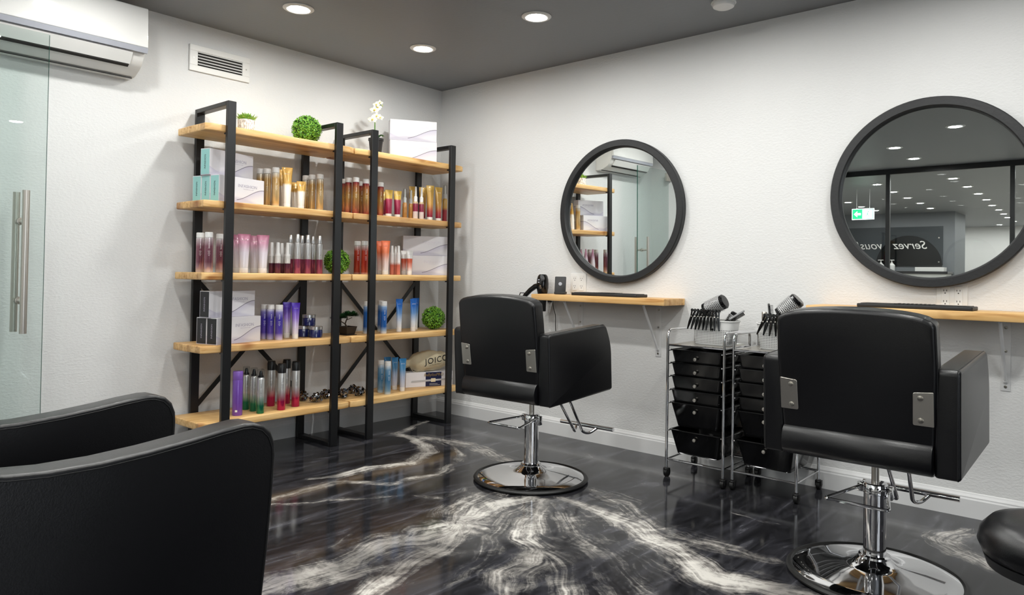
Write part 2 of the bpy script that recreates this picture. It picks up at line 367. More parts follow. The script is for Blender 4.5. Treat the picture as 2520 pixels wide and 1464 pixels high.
plane_box('wall_hall_end', (-6.52, -.95, 0), (-6.4, 2.1, H), GREYW)
plane_box('ceiling', (-19.2, -7.32, H), (.12, 2.1, H+.1), CEIL)
# floor: fine grid where the poured pattern shows
VEINS = {
    'A': [(-1.212, -2.024), (-1.415, -1.949), (-1.602, -2.007), (-1.794, -2.071), (-1.926, -2.071), (-2.024, -2.017), (-2.107, -1.961), (-2.192, -1.965), (-2.321, -2.021), (-2.443, -2.028), (-2.562, -2.015), (-2.678, -2.011), (-2.783, -2.0)],
    'A2': [(-1.765, -2.066), (-2.005, -2.182), (-2.134, -2.195), (-2.222, -2.227), (-2.315, -2.27), (-2.417, -2.307), (-2.493, -2.339)],
    'A3': [(-2.166, -2.16), (-2.288, -2.141), (-2.404, -2.123), (-2.503, -2.117), (-2.611, -2.095)],
    'A4': [(-2.043, -2.013), (-1.903, -1.955), (-1.808, -1.982), (-1.698, -2.024), (-1.692, -2.144)],
    'B': [(-1.202, -2.082), (-1.47, -2.227), (-1.65, -2.332), (-1.708, -2.469), (-1.873, -2.533), (-1.999, -2.561), (-2.161, -2.678)],
    'B2': [(-1.703, -2.476), (-1.735, -2.565), (-1.823, -2.672), (-1.955, -2.81), (-2.104, -2.954)],
    'B3': [(-1.937, -2.464), (-1.851, -2.44), (-1.775, -2.461)],
    'B4': [(-1.181, -2.104), (-1.402, -2.219), (-1.547, -2.372), (-1.563, -2.494), (-1.578, -2.61)],
    'C': [(-1.113, -2.128), (-1.193, -2.359), (-1.195, -2.52), (-1.22, -2.684), (-1.297, -2.847), (-1.382, -2.975), (-1.466, -3.112), (-1.467, -3.177), (-1.422, -3.252), (-1.427, -3.359), (-1.432, -3.496)],
    'C2': [(-0.958, -2.292), (-0.996, -2.437), (-1.094, -2.587), (-1.161, -2.711), (-1.178, -2.907), (-1.167, -3.084), (-1.151, -3.254)],
    'C3': [(-1.384, -2.472), (-1.433, -2.633), (-1.425, -2.709)],
    'C4': [(-1.713, -2.707), (-1.812, -2.868), (-1.882, -2.982)],
    'D': [(-0.32, -0.244), (-0.592, -0.374), (-0.755, -0.414), (-0.78, -0.634), (-0.842, -0.816), (-0.975, -0.982), (-1.175, -1.053), (-1.361, -1.022), (-1.509, -0.991), (-1.647, -0.995), (-1.779, -0.942)],
    'D2': [(-0.777, -0.419), (-0.701, -0.627), (-0.668, -0.872), (-0.675, -1.103), (-0.762, -1.343), (-0.765, -1.543)],
    'D3': [(-0.698, -0.883), (-0.937, -1.231), (-1.249, -1.38), (-1.435, -1.356), (-1.557, -1.336), (-1.689, -1.091), (-1.85, -1.107), (-2.112, -1.123), (-2.249, -1.067)],
    'E': [(-2.214, -1.191), (-2.152, -1.192), (-2.005, -1.29), (-1.879, -1.359), (-1.758, -1.458), (-1.618, -1.539)],
    'E2': [(-1.581, -1.588), (-1.519, -1.7), (-1.33, -1.653)],
    'F': [(-0.312, -1.276), (-0.249, -1.499), (-0.398, -1.987), (-0.373, -2.437), (-0.325, -2.653)],
    'G': [(-0.737, -2.842), (-0.72, -2.985), (-0.73, -3.094)],
    'H': [(-0.211, -3.725), (-0.45, -3.687), (-0.575, -3.783), (-0.593, -3.857), (-0.657, -3.933)],
    'I': [(-0.909, -2.197), (-0.943, -2.355), (-0.955, -2.435)],
    'J': [(-1.729, -2.029), (-1.601, -1.926), (-1.431, -1.84), (-1.297, -1.839)],
    'K1': [(-1.20, -2.12), (-1.42, -2.42), (-1.60, -2.72), (-1.80, -3.05)],
    'K2': [(-1.15, -2.15), (-1.30, -2.50), (-1.50, -2.85), (-1.62, -3.2)],
    'K3': [(-1.18, -2.06), (-1.45, -2.10), (-1.70, -2.22), (-1.95, -2.38), (-2.2, -2.46)],
    'K4': [(-2.05, -1.75), (-2.3, -1.82), (-2.6, -1.80)],
}
VW = {'A': (.12, 1.0), 'A2': (.085, .95), 'A3': (.05, .8), 'A4': (.09, .85), 'B': (.11, .85), 'B2': (.09, .75), 'B3': (.03, .6), 'B4': (.05, .62), 'C': (.105, 1.0), 'C2': (.085, .66), 'C3': (.07, .5), 'C4': (.05, .55),
      'D': (.06, 1.0), 'D2': (.10, .8), 'D3': (.05, .75), 'E': (.03, .72), 'E2': (.035, .5), 'F': (.04, .42), 'G': (.02, .6), 'H': (.11, .7), 'I': (.16, .6), 'J': (.15, .7), 'K1': (.13, .55), 'K2': (.11, .42), 'K3': (.07, .6), 'K4': (.05, .4)}
def floor_mesh():
    xs = np.concatenate([np.linspace(-19.2, -4.3, 30), np.arange(-4.28, .001, .0165), [.1]]); ys = np.concatenate([np.linspace(-7.3, -4.6, 8), np.arange(-4.58, .001, .0165), [.12, 1, 2.1]])
    X, Y = np.meshgrid(xs, ys, indexing='ij'); nx, ny = X.shape
    co = np.stack([X.ravel(), Y.ravel(), np.zeros(X.size)], 1)
    # bend the sampling point so that the veins run unevenly
    wx = np.zeros(len(co)); wy = np.zeros(len(co))
    for i, c in enumerate(co):
        if c[0] > -4.3 and c[1] > -4.6:
            q = Vector((c[0]*3.1, c[1]*3.1, 0)); a = noise.noise_vector(q); q2 = Vector((c[0]*10, c[1]*10, 3)); b2 = noise.noise_vector(q2); q3 = Vector((c[0]*27, c[1]*27, 9)); b3 = noise.noise_vector(q3)
            wx[i] = a.x*.05+b2.x*.022+b3.x*.006; wy[i] = a.y*.05+b2.y*.022+b3.y*.006
    P = co[:, :2]+np.stack([wx, wy], 1)
    best = np.zeros(len(P)); ac = np.zeros(len(P)); al = np.zeros(len(P)); dmin = np.full(len(P), 1e9)
    for idx, (k, pts) in enumerate(VEINS.items()):
        wd, st = VW[k]; run = idx*7.3
        p = np.array(pts); n = len(p)
        for i in range(n-1):
            a, b2 = p[i], p[i+1]; d = b2-a; L = np.hypot(*d); t = ((P-a)@d)/L**2; tc = np.clip(t, 0, 1)
            fq = a+tc[:, None]*d; dist = np.hypot(*(P-fq).T); side = np.sign((P-a)@np.array([-d[1], d[0]]))
            pos = (i+tc)/(n-1); taper = np.clip(np.minimum(pos, 1-pos)*6, .25, 1)**.5
            ww = wd*taper
            v = st*np.exp(-(dist/ww)**2*.9)
            up = v > best; best = np.where(up, v, best)
            near = dist/wd < dmin; dmin = np.where(near, dist/wd, dmin); ac = np.where(near, side*dist/.05, ac); al = np.where(near, run+tc*L, al)
            run += L
    me = bpy.data.meshes.new('floor')
    ii = np.arange(nx*ny).reshape(nx, ny); q = np.stack([ii[:-1, :-1], ii[1:, :-1], ii[1:, 1:], ii[:-1, 1:]], -1).reshape(-1, 4)
    me.vertices.add(len(co)); me.vertices.foreach_set('co', co.ravel()); me.loops.add(q.size); me.loops.foreach_set('vertex_index', q.ravel())
    me.polygons.add(len(q)); me.polygons.foreach_set('loop_start', np.arange(0, q.size, 4)); me.update(calc_edges=True)
    at = me.color_attributes.new('vein', 'FLOAT_COLOR', 'POINT'); at.data.foreach_set('color', np.stack([best, ac, al, np.ones(len(P))], 1).ravel().astype(np.float32))
    me.materials.append(FLOOR); o = put('floor', me); o['kind'] = 'structure'
    # the slab under the poured surface
floor_mesh()
# hall floor beyond the partition, unseen, made pale to bounce light onto the ceiling
bm = new(); box(bm, (-19.1, -7.2, -.01), (-6.56, 2.0, .004)); struct('floor_hall', bm, mat('pale_bounce_floor', '#cfcbc2', .35), smooth=False)
# baseboards
def baseboard(name, a, b, axis):
    prof = [(0, 0), (.014, 0), (.014, .085), (.011, .092), (.011, .098), (.006, .108), (.003, .116), (0, .118)]
    bm = new()
    if axis == 'x': slab(bm, [(-p[0], p[1]) for p in prof], a, b, 0)
    else: slab(bm, [(-p[0], p[1]) for p in prof], a, b, 1)
    return struct(name, bm, TRIM, smooth=False)
baseboard('baseboard_left', -3.6, 0, 'x'); baseboard('baseboard_right', -7.2, -.0145, 'y')
# black framed glazed partition behind the camera, seen in the big mirror
PX = -6.5
bm = new(); box(bm, (PX-.05, -7.2, 2.53), (PX+.0, -.9, H)); struct('trim_1', bm, BLACK, smooth=False)
bm = new(); box(bm, (PX-.05, -7.2, 0), (PX, -.9, .08)); struct('trim_2', bm, BLACK, smooth=False)
my = [-7.175, -5.95, -4.56, -3.17, -1.78, -.93]
for i, y in enumerate(my):
    bm = new(); box(bm, (PX-.05, y-.025, .08), (PX, y+.025, 2.53)); struct('trim_%d' % (i+3), bm, BLACK, smooth=False)
for i, (a, b) in enumerate(zip(my, my[1:])):
    bm = new(); box(bm, (PX-.031, a+.025, .08), (PX-.021, b-.025, 2.53)); struct('glazing_%d' % (i+1), bm, PANE, smooth=False)
# ceiling downlights
def make_light():
    t = thing('ceiling_light', 'x', 'ceiling light')
    bm = new(); lathe(bm, [(.055, 0), (.085, 0), (.086, -.004), (.078, -.009), (.062, -.010), (.055, -.006)], 28); finish('trim_ring', bm, WPLASTM, t)
    bm = new(); lathe(bm, [(.0565, -.0050), (.054, -.0072), (.04, -.0088), (0, -.0095)], 24, cap=False); finish('diffuser', bm, LAMPM, t)
    return t
L0 = make_light(); L0.location = (*NEAR[0], H)
L0['label'] = 'round white recessed ceiling light near the wall vent, leftmost in view'
L0['group'] = 'recessed lights on the salon ceiling'
llab = ['', 'round white recessed ceiling light nearest the room corner', 'round white recessed ceiling light, rightmost of the three glowing in view', 'round white recessed ceiling light at the top edge near the smoke detector']
for i, (x, y) in enumerate(NEAR):
    if i == 0: continue
    copy_thing(L0, (x, y, H), label=llab[i] if i < 4 else 'round white recessed ceiling light over the salon floor', group='recessed lights on the salon ceiling' if i < 4 else 'recessed lights behind the camera')
for x, y in FAR: copy_thing(L0, (x, y, H), label='round white recessed light in the rows beyond the black framed glass', group='recessed lights beyond the glass partition')
t = thing('smoke_detector', 'round white smoke detector on the grey ceiling at the top edge', 'smoke detector', (-.40, -2.63, H))
bm = new(); lathe(bm, [(.062, 0), (.062, -.012), (.055, -.026), (.04, -.034), (0, -.036)], 28, cap=False); finish('housing', bm, WPLASTM, t)
bm = new(); lathe(bm, [(.066, 0), (.066, -.008), (.062, -.0085)], 28); finish('mounting_plate', bm, WPLASTM, t)
# ------------------------------------------------------------------ air conditioner
t = thing('air_conditioner', 'white split air conditioner mounted high on the left wall', 'air conditioner', (-2.80, 0, 2.345))
x0, x1 = -.42, .42
prof = round_poly([(0, .19), (-.19, .19), (-.205, -.05), (-.165, -.125), (-.07, -.17), (0, -.17)], [0, .03, .02, .04, .03, 0], 5)
bm = new(); slab(bm, prof, x0+.005, x1-.005, 0, .006, 2); finish('casing', bm, WPLASTM, t)
bm = new(); slab(bm, round_poly([(-.194, .195), (-.22, .185), (-.229, -.03), (-.205, -.03)], .006, 3), x0, x1, 0, .003, 2); finish('front_panel', bm, WPLAST, t)
bm = new(); slab(bm, [(-.229, -.031), (-.222, -.058), (-.207, -.058), (-.206, -.031)], x0, x1, 0); finish('trim_strip', bm, GREYPL, t, smooth=False)
bm = new(); slab(bm, [(-.2065, -.062), (-.2105, -.066), (-.1735, -.1225), (-.1665, -.121)], x0+.03, x1-.07, 0, .001, 1); finish('louver', bm, WPLASTM, t, smooth=False)
bm = new(); slab(bm, [(-.172, -.119), (-.170, -.1275), (-.155, -.136), (-.155, -.124)], x0+.03, x1-.075, 0); finish('air_slot', bm, DARKHOLE, t, smooth=False)
bm = new(); slab(bm, [(-.075, -.1715), (-.068, -.1735), (-.062, -.1735), (-.062, -.1695)], x0+.01, x1-.02, 0); finish('seam', bm, DARKHOLE, t, smooth=False)
# wall vent
t = thing('air_vent', 'white louvred air vent on the wall above the shelving', 'vent', (-1.865, 0, 2.389))
bm = new(); hw, hh, iw, ih = .1915, .079, .142, .043
for lo, hi in [((-hw, -.012, -hh), (hw, 0, -ih)), ((-hw, -.012, ih), (hw, 0, hh)), ((-hw, -.012, -ih), (-iw, 0, ih)), ((iw, -.012, -ih), (hw, 0, ih))]: box(bm, lo, hi, .002, 1)
finish('frame', bm, WPLASTM, t)
bm = new(); box(bm, (-iw, -.003, -ih), (iw, -.001, ih)); finish('duct_opening', bm, DARKHOLE, t, smooth=False)
for k in range(5):
    z = -ih+.0125+k*.0176
    bm = new(); slab(bm, [(-.013, z-.0035), (-.0125, z-.0048), (-.004, z+.0028), (-.004, z+.005)], -iw, iw, 0); finish('slat', bm, WPLASTM, t, smooth=False)
for s in (-1, 1):
    bm = new(); lathe(bm, [(.004, 0), (.004, .0015), (0, .002)], 10, Matrix.Translation((s*.167, -.012, 0))@Matrix.Rotation(PI/2, 4, 'X')); finish('screw', bm, SCREW, t)
# ------------------------------------------------------------------ glass door
t = thing('glass_door', 'greenish clear glass door with steel bar handles standing open at left', 'door', (-2.85, -.24, 0))
bm = new(); box(bm, (-.715, -.005, .012), (0, .005, 2.262), .001, 1); finish('glass_panel', bm, GLASS, t, smooth=False)
bm = new(); box(bm, (.0002, -.0048, .014), (.0012, .0048, 2.26)); finish('polished_edge', bm, mat('green_glass_edge', '#1d5a4c', .15), t, smooth=False)
h = None
for s in (-1, 1):
    bm = new(); cyl(bm, (-.10, s*.075, .80), (-.10, s*.075, 1.48), .0155, 20)
    hd = finish('door_handle', bm, STEEL, t)
    for z in (.955, 1.335):
        bm = new(); cyl(bm, (-.10, s*.0055, z), (-.10, s*.066, z), .0105, 14); lathe(bm, [(.018, 0), (.018, .006), (0, .007)], 16, Matrix.Translation((-.10, s*.005, z))@Matrix.Rotation(-s*PI/2, 4, 'X')); finish('standoff', bm, STEEL, hd)
for z in (2.19, .10):
    bm = new(); box(bm, (-.755, -.02, z-.045), (-.66, .02, z+.045), .004, 2); finish('hinge', bm, STEEL, t)
# ------------------------------------------------------------------ shelving racks
SHZ = [1.935, 1.505, 1.10, .69, .265]
def make_rack(xc, label):
    t = thing('shelving_unit', label, 'shelving', (xc, 0, 0))
    F = .362
    for s, xo in ((-1, -F), (1, F)):
        bm = new(); y0, y1, zt = -.432, -.030, 2.072; tw, td = .025, .025
        box(bm, (xo-tw, y0, 0), (xo+tw, y0+td, zt), .002, 1); box(bm, (xo-tw, y1-td, 0), (xo+tw, y1, zt), .002, 1)
        box(bm, (xo-tw, y0+td, zt-td), (xo+tw, y1-td, zt), .002, 1); box(bm, (xo-tw, y0+td, 0), (xo+tw, y1-td, td), .002, 1)
        f = finish('side_frame', bm, BLACK, t)
        for z in SHZ:
            bm = new(); box(bm, (xo-.022, -.407, z-.050), (xo+.022, -.385, z-.042), .001, 1); finish('shelf_support', bm, BLACK, f, smooth=False)
    for z in SHZ:
        bm = new(); e = random.uniform(-.004, .004)
        n = 26; L = .497
        xs = [-L+2*L*k/n for k in range(n+1)]
        front = [(x, -.4035+.002*math.sin(x*9+z*7)+(.012 if k in (0, n) else 0)) for k, x in enumerate(xs)]
        poly = [(-L-.0, -.062)]+[(-L-.002+e, -.2), (-L+.001, -.36)]+front+[(L-.001, -.3), (L+.0, -.062)]
        slab(bm, poly, z-.041, z, 2, .006, 3)
        finish('shelf', bm, WOOD, t)
    for s in (-1, 1):
        bm = new(); a = Vector((-s*(F-.0), -.043+.008*s, 1.06)); b = Vector((s*(F-.0), -.043+.008*s, .29)); d = (b-a).normalized(); nrm = Vector((-d.z, 0, d.x))*.0135; yv = Vector((0, .0025, 0))
        vs = [bm.verts.new(q) for q in (a-nrm-yv, b-nrm-yv, b+nrm-yv, a+nrm-yv, a-nrm+yv, b-nrm+yv, b+nrm+yv, a+nrm+yv)]
        for q in ((0, 1, 2, 3), (7, 6, 5, 4), (0, 4, 5, 1), (1, 5, 6, 2), (2, 6, 7, 3), (3, 7, 4, 0)): bm.faces.new([vs[k] for k in q])
        finish('cross_brace', bm, BLACK, t, smooth=False)
    return t
RX = (-1.639, -.632)
make_rack(RX[0], 'black steel and light wood shelving unit standing nearer the glass door, left of the pair')
make_rack(RX[1], 'black steel and light wood shelving unit in the corner, right of the pair')
# ------------------------------------------------------------------ mirrors
def make_mirror(y, z, label, rz=0, ry=0):
    t = thing('wall_mirror', label, 'mirror', (-.004, y, z), 0, 'round black framed mirrors'); t.rotation_euler = (0, ry, rz)
    R_ = .468; Mx = Matrix.Rotation(-PI/2, 4, 'Y')
    bm = new(); lathe(bm, [(R_-.052, .0), (R_, .0), (R_+.001, .04), (R_-.004, .046), (R_-.040, .046), (R_-.046, .040), (R_-.050, .016)], 96, Mx, cap=False)
    bm.verts.ensure_lookup_table(); finish('frame', bm, MIRFRAME, t)
    bm = new(); lathe(bm, [(0, .004), (R_-.049, .004), (R_-.049, .0145), (0, .0145)], 96, Mx, cap=False); finish('mirror_glass', bm, MIRROR, t, auto=20)
    return t
make_mirror(-1.745, 1.54, 'round black framed mirror above the far work shelf, reflecting the glass door', *(0.0128, -0.012))
make_mirror(-3.552, 1.556, 'round black framed mirror cut by the right edge, reflecting rows of lights', *(0, 0))
# ------------------------------------------------------------------ work shelves
def make_station(y0, y1, notch, label, brs):
    t = thing('work_shelf', label, 'shelf', (0, (y0+y1)/2, 0)); L = abs(y1-y0)/2; yc = (y0+y1)/2
    # board built along its own x, then turned so that the grain runs along the wall
    bm = new(); n = 20
    xs = [-L+2*L*k/n for k in range(n+1)]
    front = [(x, -.132+.0015*math.sin(x*11)) for x in xs]
    back = [(L, .122)]+([(L, .122)] if not notch else [])+[(-L, .122)]
    if notch:     # left end (towards the corner) has a round opening for the dryer
        a, b = notch; back = [(L, .122), (-b, .122), (-b, .03), (-a, .03), (-a, .122), (-L, .122)]
    slab(bm, front+back, .947, .987, 2, .004, 2)
    o = finish('board', bm, WOOD, t, loc=(-.126, 0, 0)); o.rotation_euler = (0, 0, -PI/2)
    for y in brs:
        y -= yc
        bm = new(); box(bm, (-.0045, y-.02, .615), (-.0005, y+.02, .946), .002, 2); box(bm, (-.22, y-.02, .9425), (-.0005, y+.02, .9465), .0015, 1)
        bk = finish('bracket', bm, TRIM, t)
        bm = new(); tube(bm, [(-.19, y, .942), (-.012, y, .665)], .0075, 8); tube(bm, [(-.012, y, .665), (-.004, y, .655)], .009, 8); finish('strut', bm, TRIM, bk)
        for z in (.635, .80, .91):
            bm = new(); lathe(bm, [(.007, 0), (.006, .003), (0, .004)], 12, Matrix.Translation((-.0045, y, z))@Matrix.Rotation(-PI/2, 4, 'Y')); finish('screw', bm, SCREW, bk)
    return t
make_station(-1.20, -2.215, None, 'light wood work shelf under the far round mirror', (-1.43, -2.035))
make_station(-3.035, -4.05, None, 'light wood work shelf under the near round mirror at right', (-3.22, -3.865))
# outlets
def outlet(y, z, label):
    t = thing('power_outlet', label, 'outlet', (0, y, z))
    bm = new(); box(bm, (-.006, -.066, -.066), (-.0002, .066, .066), .002, 2); finish('cover_plate', bm, WPLASTM, t)
    for s in (-1, 1):
        bm = new(); box(bm, (-.0085, s*.028-.0175, -.052), (-.006, s*.028+.0175, .052), .0012, 1); r = finish('receptacle', bm, WPLASTM, t)
        bm = new()
        for zz in (-.026, .026):
            for dy in (-.0065, .0065): box(bm, (-.0091, s*.028+dy-.0012, zz+.001), (-.0083, s*.028+dy+.0012, zz+.009))
            lathe(bm, [(.0028, 0), (.0028, .0008), (0, .0009)], 10, Matrix.Translation((-.0084, s*.028, zz-.008))@Matrix.Rotation(-PI/2, 4, 'Y'))
        finish('socket_slots', bm, DARKHOLE, r, smooth=False)
outlet(-1.408, 1.066, 'white double power outlet on the wall beside the charging stand')
outlet(-3.645, 1.045, 'white double power outlet under the near round mirror')
def pad(x0, x1, y0, y1, label):
    t = thing('heat_mat', label, 'mat', ((x0+x1)/2, (y0+y1)/2, .9872)); a, b = (x1-x0)/2, abs(y1-y0)/2
    bm = new(); slab(bm, round_poly([(-a, -b), (a, -b), (a, b), (-a, b)], .012), 0, .018, 2, .004, 2); finish('base', bm, MATTB, t)
    bm = new(); slab(bm, round_poly([(-a+.014, -b+.014), (a-.014, -b+.014), (a-.014, b-.014), (-a+.014, b-.014)], .008), .0181, .0205, 2)
    for k in range(9): box(bm, (-a+.02, -b*.3+k*b*.075, .0205), (a-.02, -b*.3+k*b*.075+b*.03, .0222))
    finish('ribbed_top', bm, RUBBER, t, smooth=False)
pad(-.20, -.06, -1.49, -1.99, 'flat black tray mat on the far work shelf')
pad(-.225, -.075, -3.27, -3.765, 'flat black tray mat on the near work shelf')
# charging stand
t = thing('charging_stand', 'small black charging stand with a round dot, beside the hair dryer', 'charger', (-.125, -1.345, .9885), .50)
bm = new(); Mx = Matrix.Rotation(math.radians(10), 4, 'Y'); slab(bm, round_poly([(-.038, 0), (.038, 0), (.038, .118), (-.038, .118)], .007), -.006, .006, 0, .002, 2)
for v in bm.verts: v.co = Mx @ v.co + Vector((-.008, 0, .002))
finish('panel', bm, MATTB, t)
bm = new(); slab(bm, round_poly([(-.038, 0), (.038, 0), (.038, .016), (-.038, .016)], .004), -.028, .05, 0, .002, 2); finish('foot', bm, MATTB, t)
bm = new(); lathe(bm, [(.012, 0), (.012, .001), (0, .0012)], 24, Mx@Matrix.Translation((-.0145, 0, .068))@Matrix.Rotation(-PI/2, 4, 'Y')); o = finish('dot', bm, GREYPL, t); o['label'] = 'small grey round dot'
cb_ = None
t = thing('power_cable', 'thin black cable hanging below the left end of the far work shelf', 'cable', (-.03, -1.225, .70))
bm = new(); tube(bm, rounded([(0, .02, .245), (.004, .015, .19), (.01, -.005, .13), (.012, 0, .05), (.008, -.02, -.05), (.012, -.01, -.2)], .04), .0028, 8); finish('cord', bm, RUBBER, t)
# hair dryer hanging in its ring holder at the shelf end
t = thing('hair_dryer', 'black hair dryer hanging nozzle down at the left end of the far work shelf', 'hair dryer', (-.085, -1.158, .987), 0)
bm = new(); lathe(bm, [(0, .135), (.024, .133), (.034, .122), (.040, .10), (.0425, .07), (.042, .04), (.037, .01), (.031, -.015), (.0285, -.03), (.0285, -.045)], 28, cap=False); finish('barrel', bm, GLOSSB, t)
bm = new(); lathe(bm, [(.0285, -.044), (.030, -.047), (.030, -.055), (.027, -.062), (.026, -.122), (.0245, -.125), (0, -.125)], 24, cap=False); finish('nozzle', bm, MATTB, t)
bm = new(); tube(bm, [(-.01, .02, .055), (-.02, .05, .048), (-.03, .085, .022), (-.04, .115, -.01), (-.045, .135, -.03)], [.021, .019, .0175, .0165, .013], 16)
hd = finish('handle', bm, GLOSSB, t)
bm = new(); tube(bm, [(-.045, .132, -.028), (-.05, .16, -.055), (-.05, .175, -.03), (-.045, .165, .0), (-.04, .135, .0), (-.03, .12, -.04), (-.02, .12, -.12), (.0, .11, -.3)], .0038, 8); finish('power_cord', bm, RUBBER, t)
for z in (.078, .095):
    bm = new(); box(bm, (-.046, -.006, z-.004), (-.039, .006, z+.004), .001, 1); finish('button', bm, GREYPL, t)
bm = new(); lathe(bm, [(.013, 0), (.012, .002), (0, .0025)], 20, Matrix.Translation((-.0415, -.012, .045))@Matrix.Rotation(-PI/2, 4, 'Y')); finish('badge', bm, CHROME, t)
t = thing('dryer_holder', 'black ring holder carrying the hair dryer beside the far work shelf', 'holder', (0, -1.158, .955))
bm = new(); tube(bm, [(-.085+.0385*math.cos(a), .0385*math.sin(a), .0) for a in [2*PI*k/28 for k in range(28)]], .0045, 8, closed=True); box(bm, (-.046, -.006, -.004), (-.001, .006, .004), .001, 1); box(bm, (-.005, -.02, -.03), (-.0005, .02, .03), .001, 1); finish('ring_bracket', bm, BLACK, t)
# ------------------------------------------------------------------ styling chairs
def make_chair(label, x, y, rz, dz):
    t = thing('styling_chair', label, 'chair', (x, y, 0), rz, 'black styling chairs on chrome columns')
    def Z(poly): return [(a, b+dz) for a, b in poly]
    # seat
    bm = new(); slab(bm, Z(round_poly([(-.27, .452), (-.300, .470), (-.306, .505), (-.296, .548), (-.262, .570), (-.20, .562), (-.20, .452)], [.02, .02, .03, .03, .03, .01, .01], 4)), -.247, .247, 1, .006, 2); finish('rear_bolster', bm, LEATHER, t)
    bm = new(); slab(bm, Z(round_poly([(-.20, .455), (.27, .475), (.30, .52), (.27, .575), (-.20, .555)], [.005, .03, .04, .04, .02], 5)), -.247, .247, 1, .012, 3); finish('seat_cushion', bm, LEATHER, t)
    bm = new(); box(bm, (-.14, -.15, .433+dz), (.18, .15, .458+dz), .004, 2); finish('seat_plate', bm, BLACK, t)
    # arms
    for s in (-1, 1):
        a, b = (s*.325, s*.248); lo, hi = min(a, b), max(a, b)
        poly = Z(round_poly([(-.272, .452), (-.292, .812), (.232, .842), (.292, .73), (.308, .480)], [.012, .022, .03, .10, .015], 6))
        bm = new(); slab(bm, poly, lo, hi, 1, .011, 4); arm = finish('armrest', bm, LEATHER, t)
        bm = new(); inset = [Vector((p[0], p[1])) for p in poly]; cx = sum(p.x for p in inset)/len(inset); cz = sum(p.y for p in inset)/len(inset)
        ring = [(p.x+(cx-p.x)*.008, s*.3165, p.y+(cz-p.y)*.008) for p in inset]
        tube(bm, [(q[0], s*.3155, q[2]) for q in [(p.x, 0, p.y) for p in inset]], .0016, 6, closed=True); finish('seam', bm, PIPING, arm)
    # backrest: rear face through (-.279,.566) and (-.332,.967)
    hw0, hw1 = .250, .262; hgt = .415
    out = [(-hw0, -.02), (hw0, -.02), (hw1, hgt*.6), (hw1-.004, hgt*.955)]
    top = [(hw1*.955*math.cos(a), hgt*.955+.042*math.sin(a)**.8) for a in [PI*k/14 for k in range(1, 14)]]
    poly = round_poly([out[0], out[1], out[2], out[3]]+top+[(-hw1+.004, hgt*.955), (-hw1, hgt*.6)], [.02, .02, .06, .03]+[.004]*len(top)+[.03, .06], 5)
    Mt = Matrix.Translation((-.279, 0, .560+dz))@Matrix.Rotation(-math.atan2(.053, .401), 4, 'Y')
    bm = new(); slab(bm, poly, 0, .078, 0, .014, 4)
    for v in bm.verts:
        e = 1-min(1, abs(v.co.y)/.26)**2; v.co.x += (.012*e if v.co.x > .04 else -.004*e); v.co = Mt @ v.co
    bk = finish('backrest', bm, LEATHER, t)
    pp = [Mt @ Vector((.0125-.004*(1-min(1, abs(p.x)/.26)**2), p.x*.999, p.y*.999)) for p in [Vector(q) for q in poly]]
    bm = new(); tube(bm, pp, .0018, 6, closed=True); finish('seam', bm, PIPING, bk)
    for s in (-1, 1):
        bm = new(); y0 = s*.196; slab(bm, round_poly([(y0-.008*s, .062), (y0+.055*s, .062), (y0+.055*s, .178), (y0-.006*s, .172)], [.007, .003, .003, .007], 4), -.0045, -.0012, 0, .0008, 1)
        for v in bm.verts: v.co = Mt @ v.co
        pl = finish('metal_plate', bm, STEEL, bk)
        for zz in (.080, .155):
            bm = new(); lathe(bm, [(.0095, 0), (.0085, .004), (.004, .0055), (0, .0055)], 16, Mt@Matrix.Translation((-.0045, s*.212, zz))@Matrix.Rotation(-PI/2, 4, 'Y')); finish('bolt', bm, SCREW, pl)
    # column and base
    bm = new(); lathe(bm, [(.0135, .34), (.0135, .435+dz)], 16); finish('piston', bm, STEEL, t)
    bm = new(); lathe(bm, [(.0395, .06), (.0395, .315), (.0435, .318), (.0435, .352), (.040, .357), (.0135, .358), (.0135, .35)], 40, cap=False); finish('column', bm, CHROME, t)
    bm = new(); lathe(bm, [(.293, .017), (.285, .0235), (.24, .031), (.17, .039), (.11, .0475), (.078, .058), (.062, .072), (.056, .078), (.056, .086), (.050, .091), (.0398, .091)], 72, cap=False); finish('base_plate', bm, CHROME, t)
    bm = new(); lathe(bm, [(.25, .002), (.298, .002), (.312, .006), (.314, .013), (.308, .021), (.297, .0235), (.2925, .019), (.25, .016)], 72, cap=False); finish('base_ring', bm, RUBBER, t)
    # pump lever
    bm = new(); tube(bm, rounded([(0, .046, .338), (-.03, .052, .338), (-.235, .105, .330), (-.245, .1, .330), (-.245, -.1, .330), (-.235, -.105, .330), (-.03, -.052, .338), (0, -.046, .338)], .02, 4), .0062, 10); lv = finish('pump_lever', bm, CHROME, t)
    bm = new(); box(bm, (-.012, -.062, .300), (.016, -.0425, .350), .003, 2); box(bm, (-.012, .0425, .315), (.016, .062, .350), .003, 2); finish('lever_clamp', bm, CHROME, lv)
    # footrest
    for s in (-1, 1):
        bm = new(); tube(bm, rounded([(.22, s*.04, .452+dz), (.30, s*.042, .40), (.46, s*.03, .185), (.50, s*.05, .175), (.545, s*.075, .203)], .035, 6), .0085, 12); finish('footrest_arm', bm, CHROME, t)
    bm = new(); cyl(bm, (.545, -.19, .210), (.545, .19, .210), .0125, 18); fb = finish('footrest_bar', bm, CHROME, t)
    return t
make_chair('black styling chair with chrome base, nearest the shelving', -.96, -1.803, .032, .012)
make_chair('black styling chair with chrome base at right, in front of the rolling drawers', -1.06, -3.578, -.002, .023)
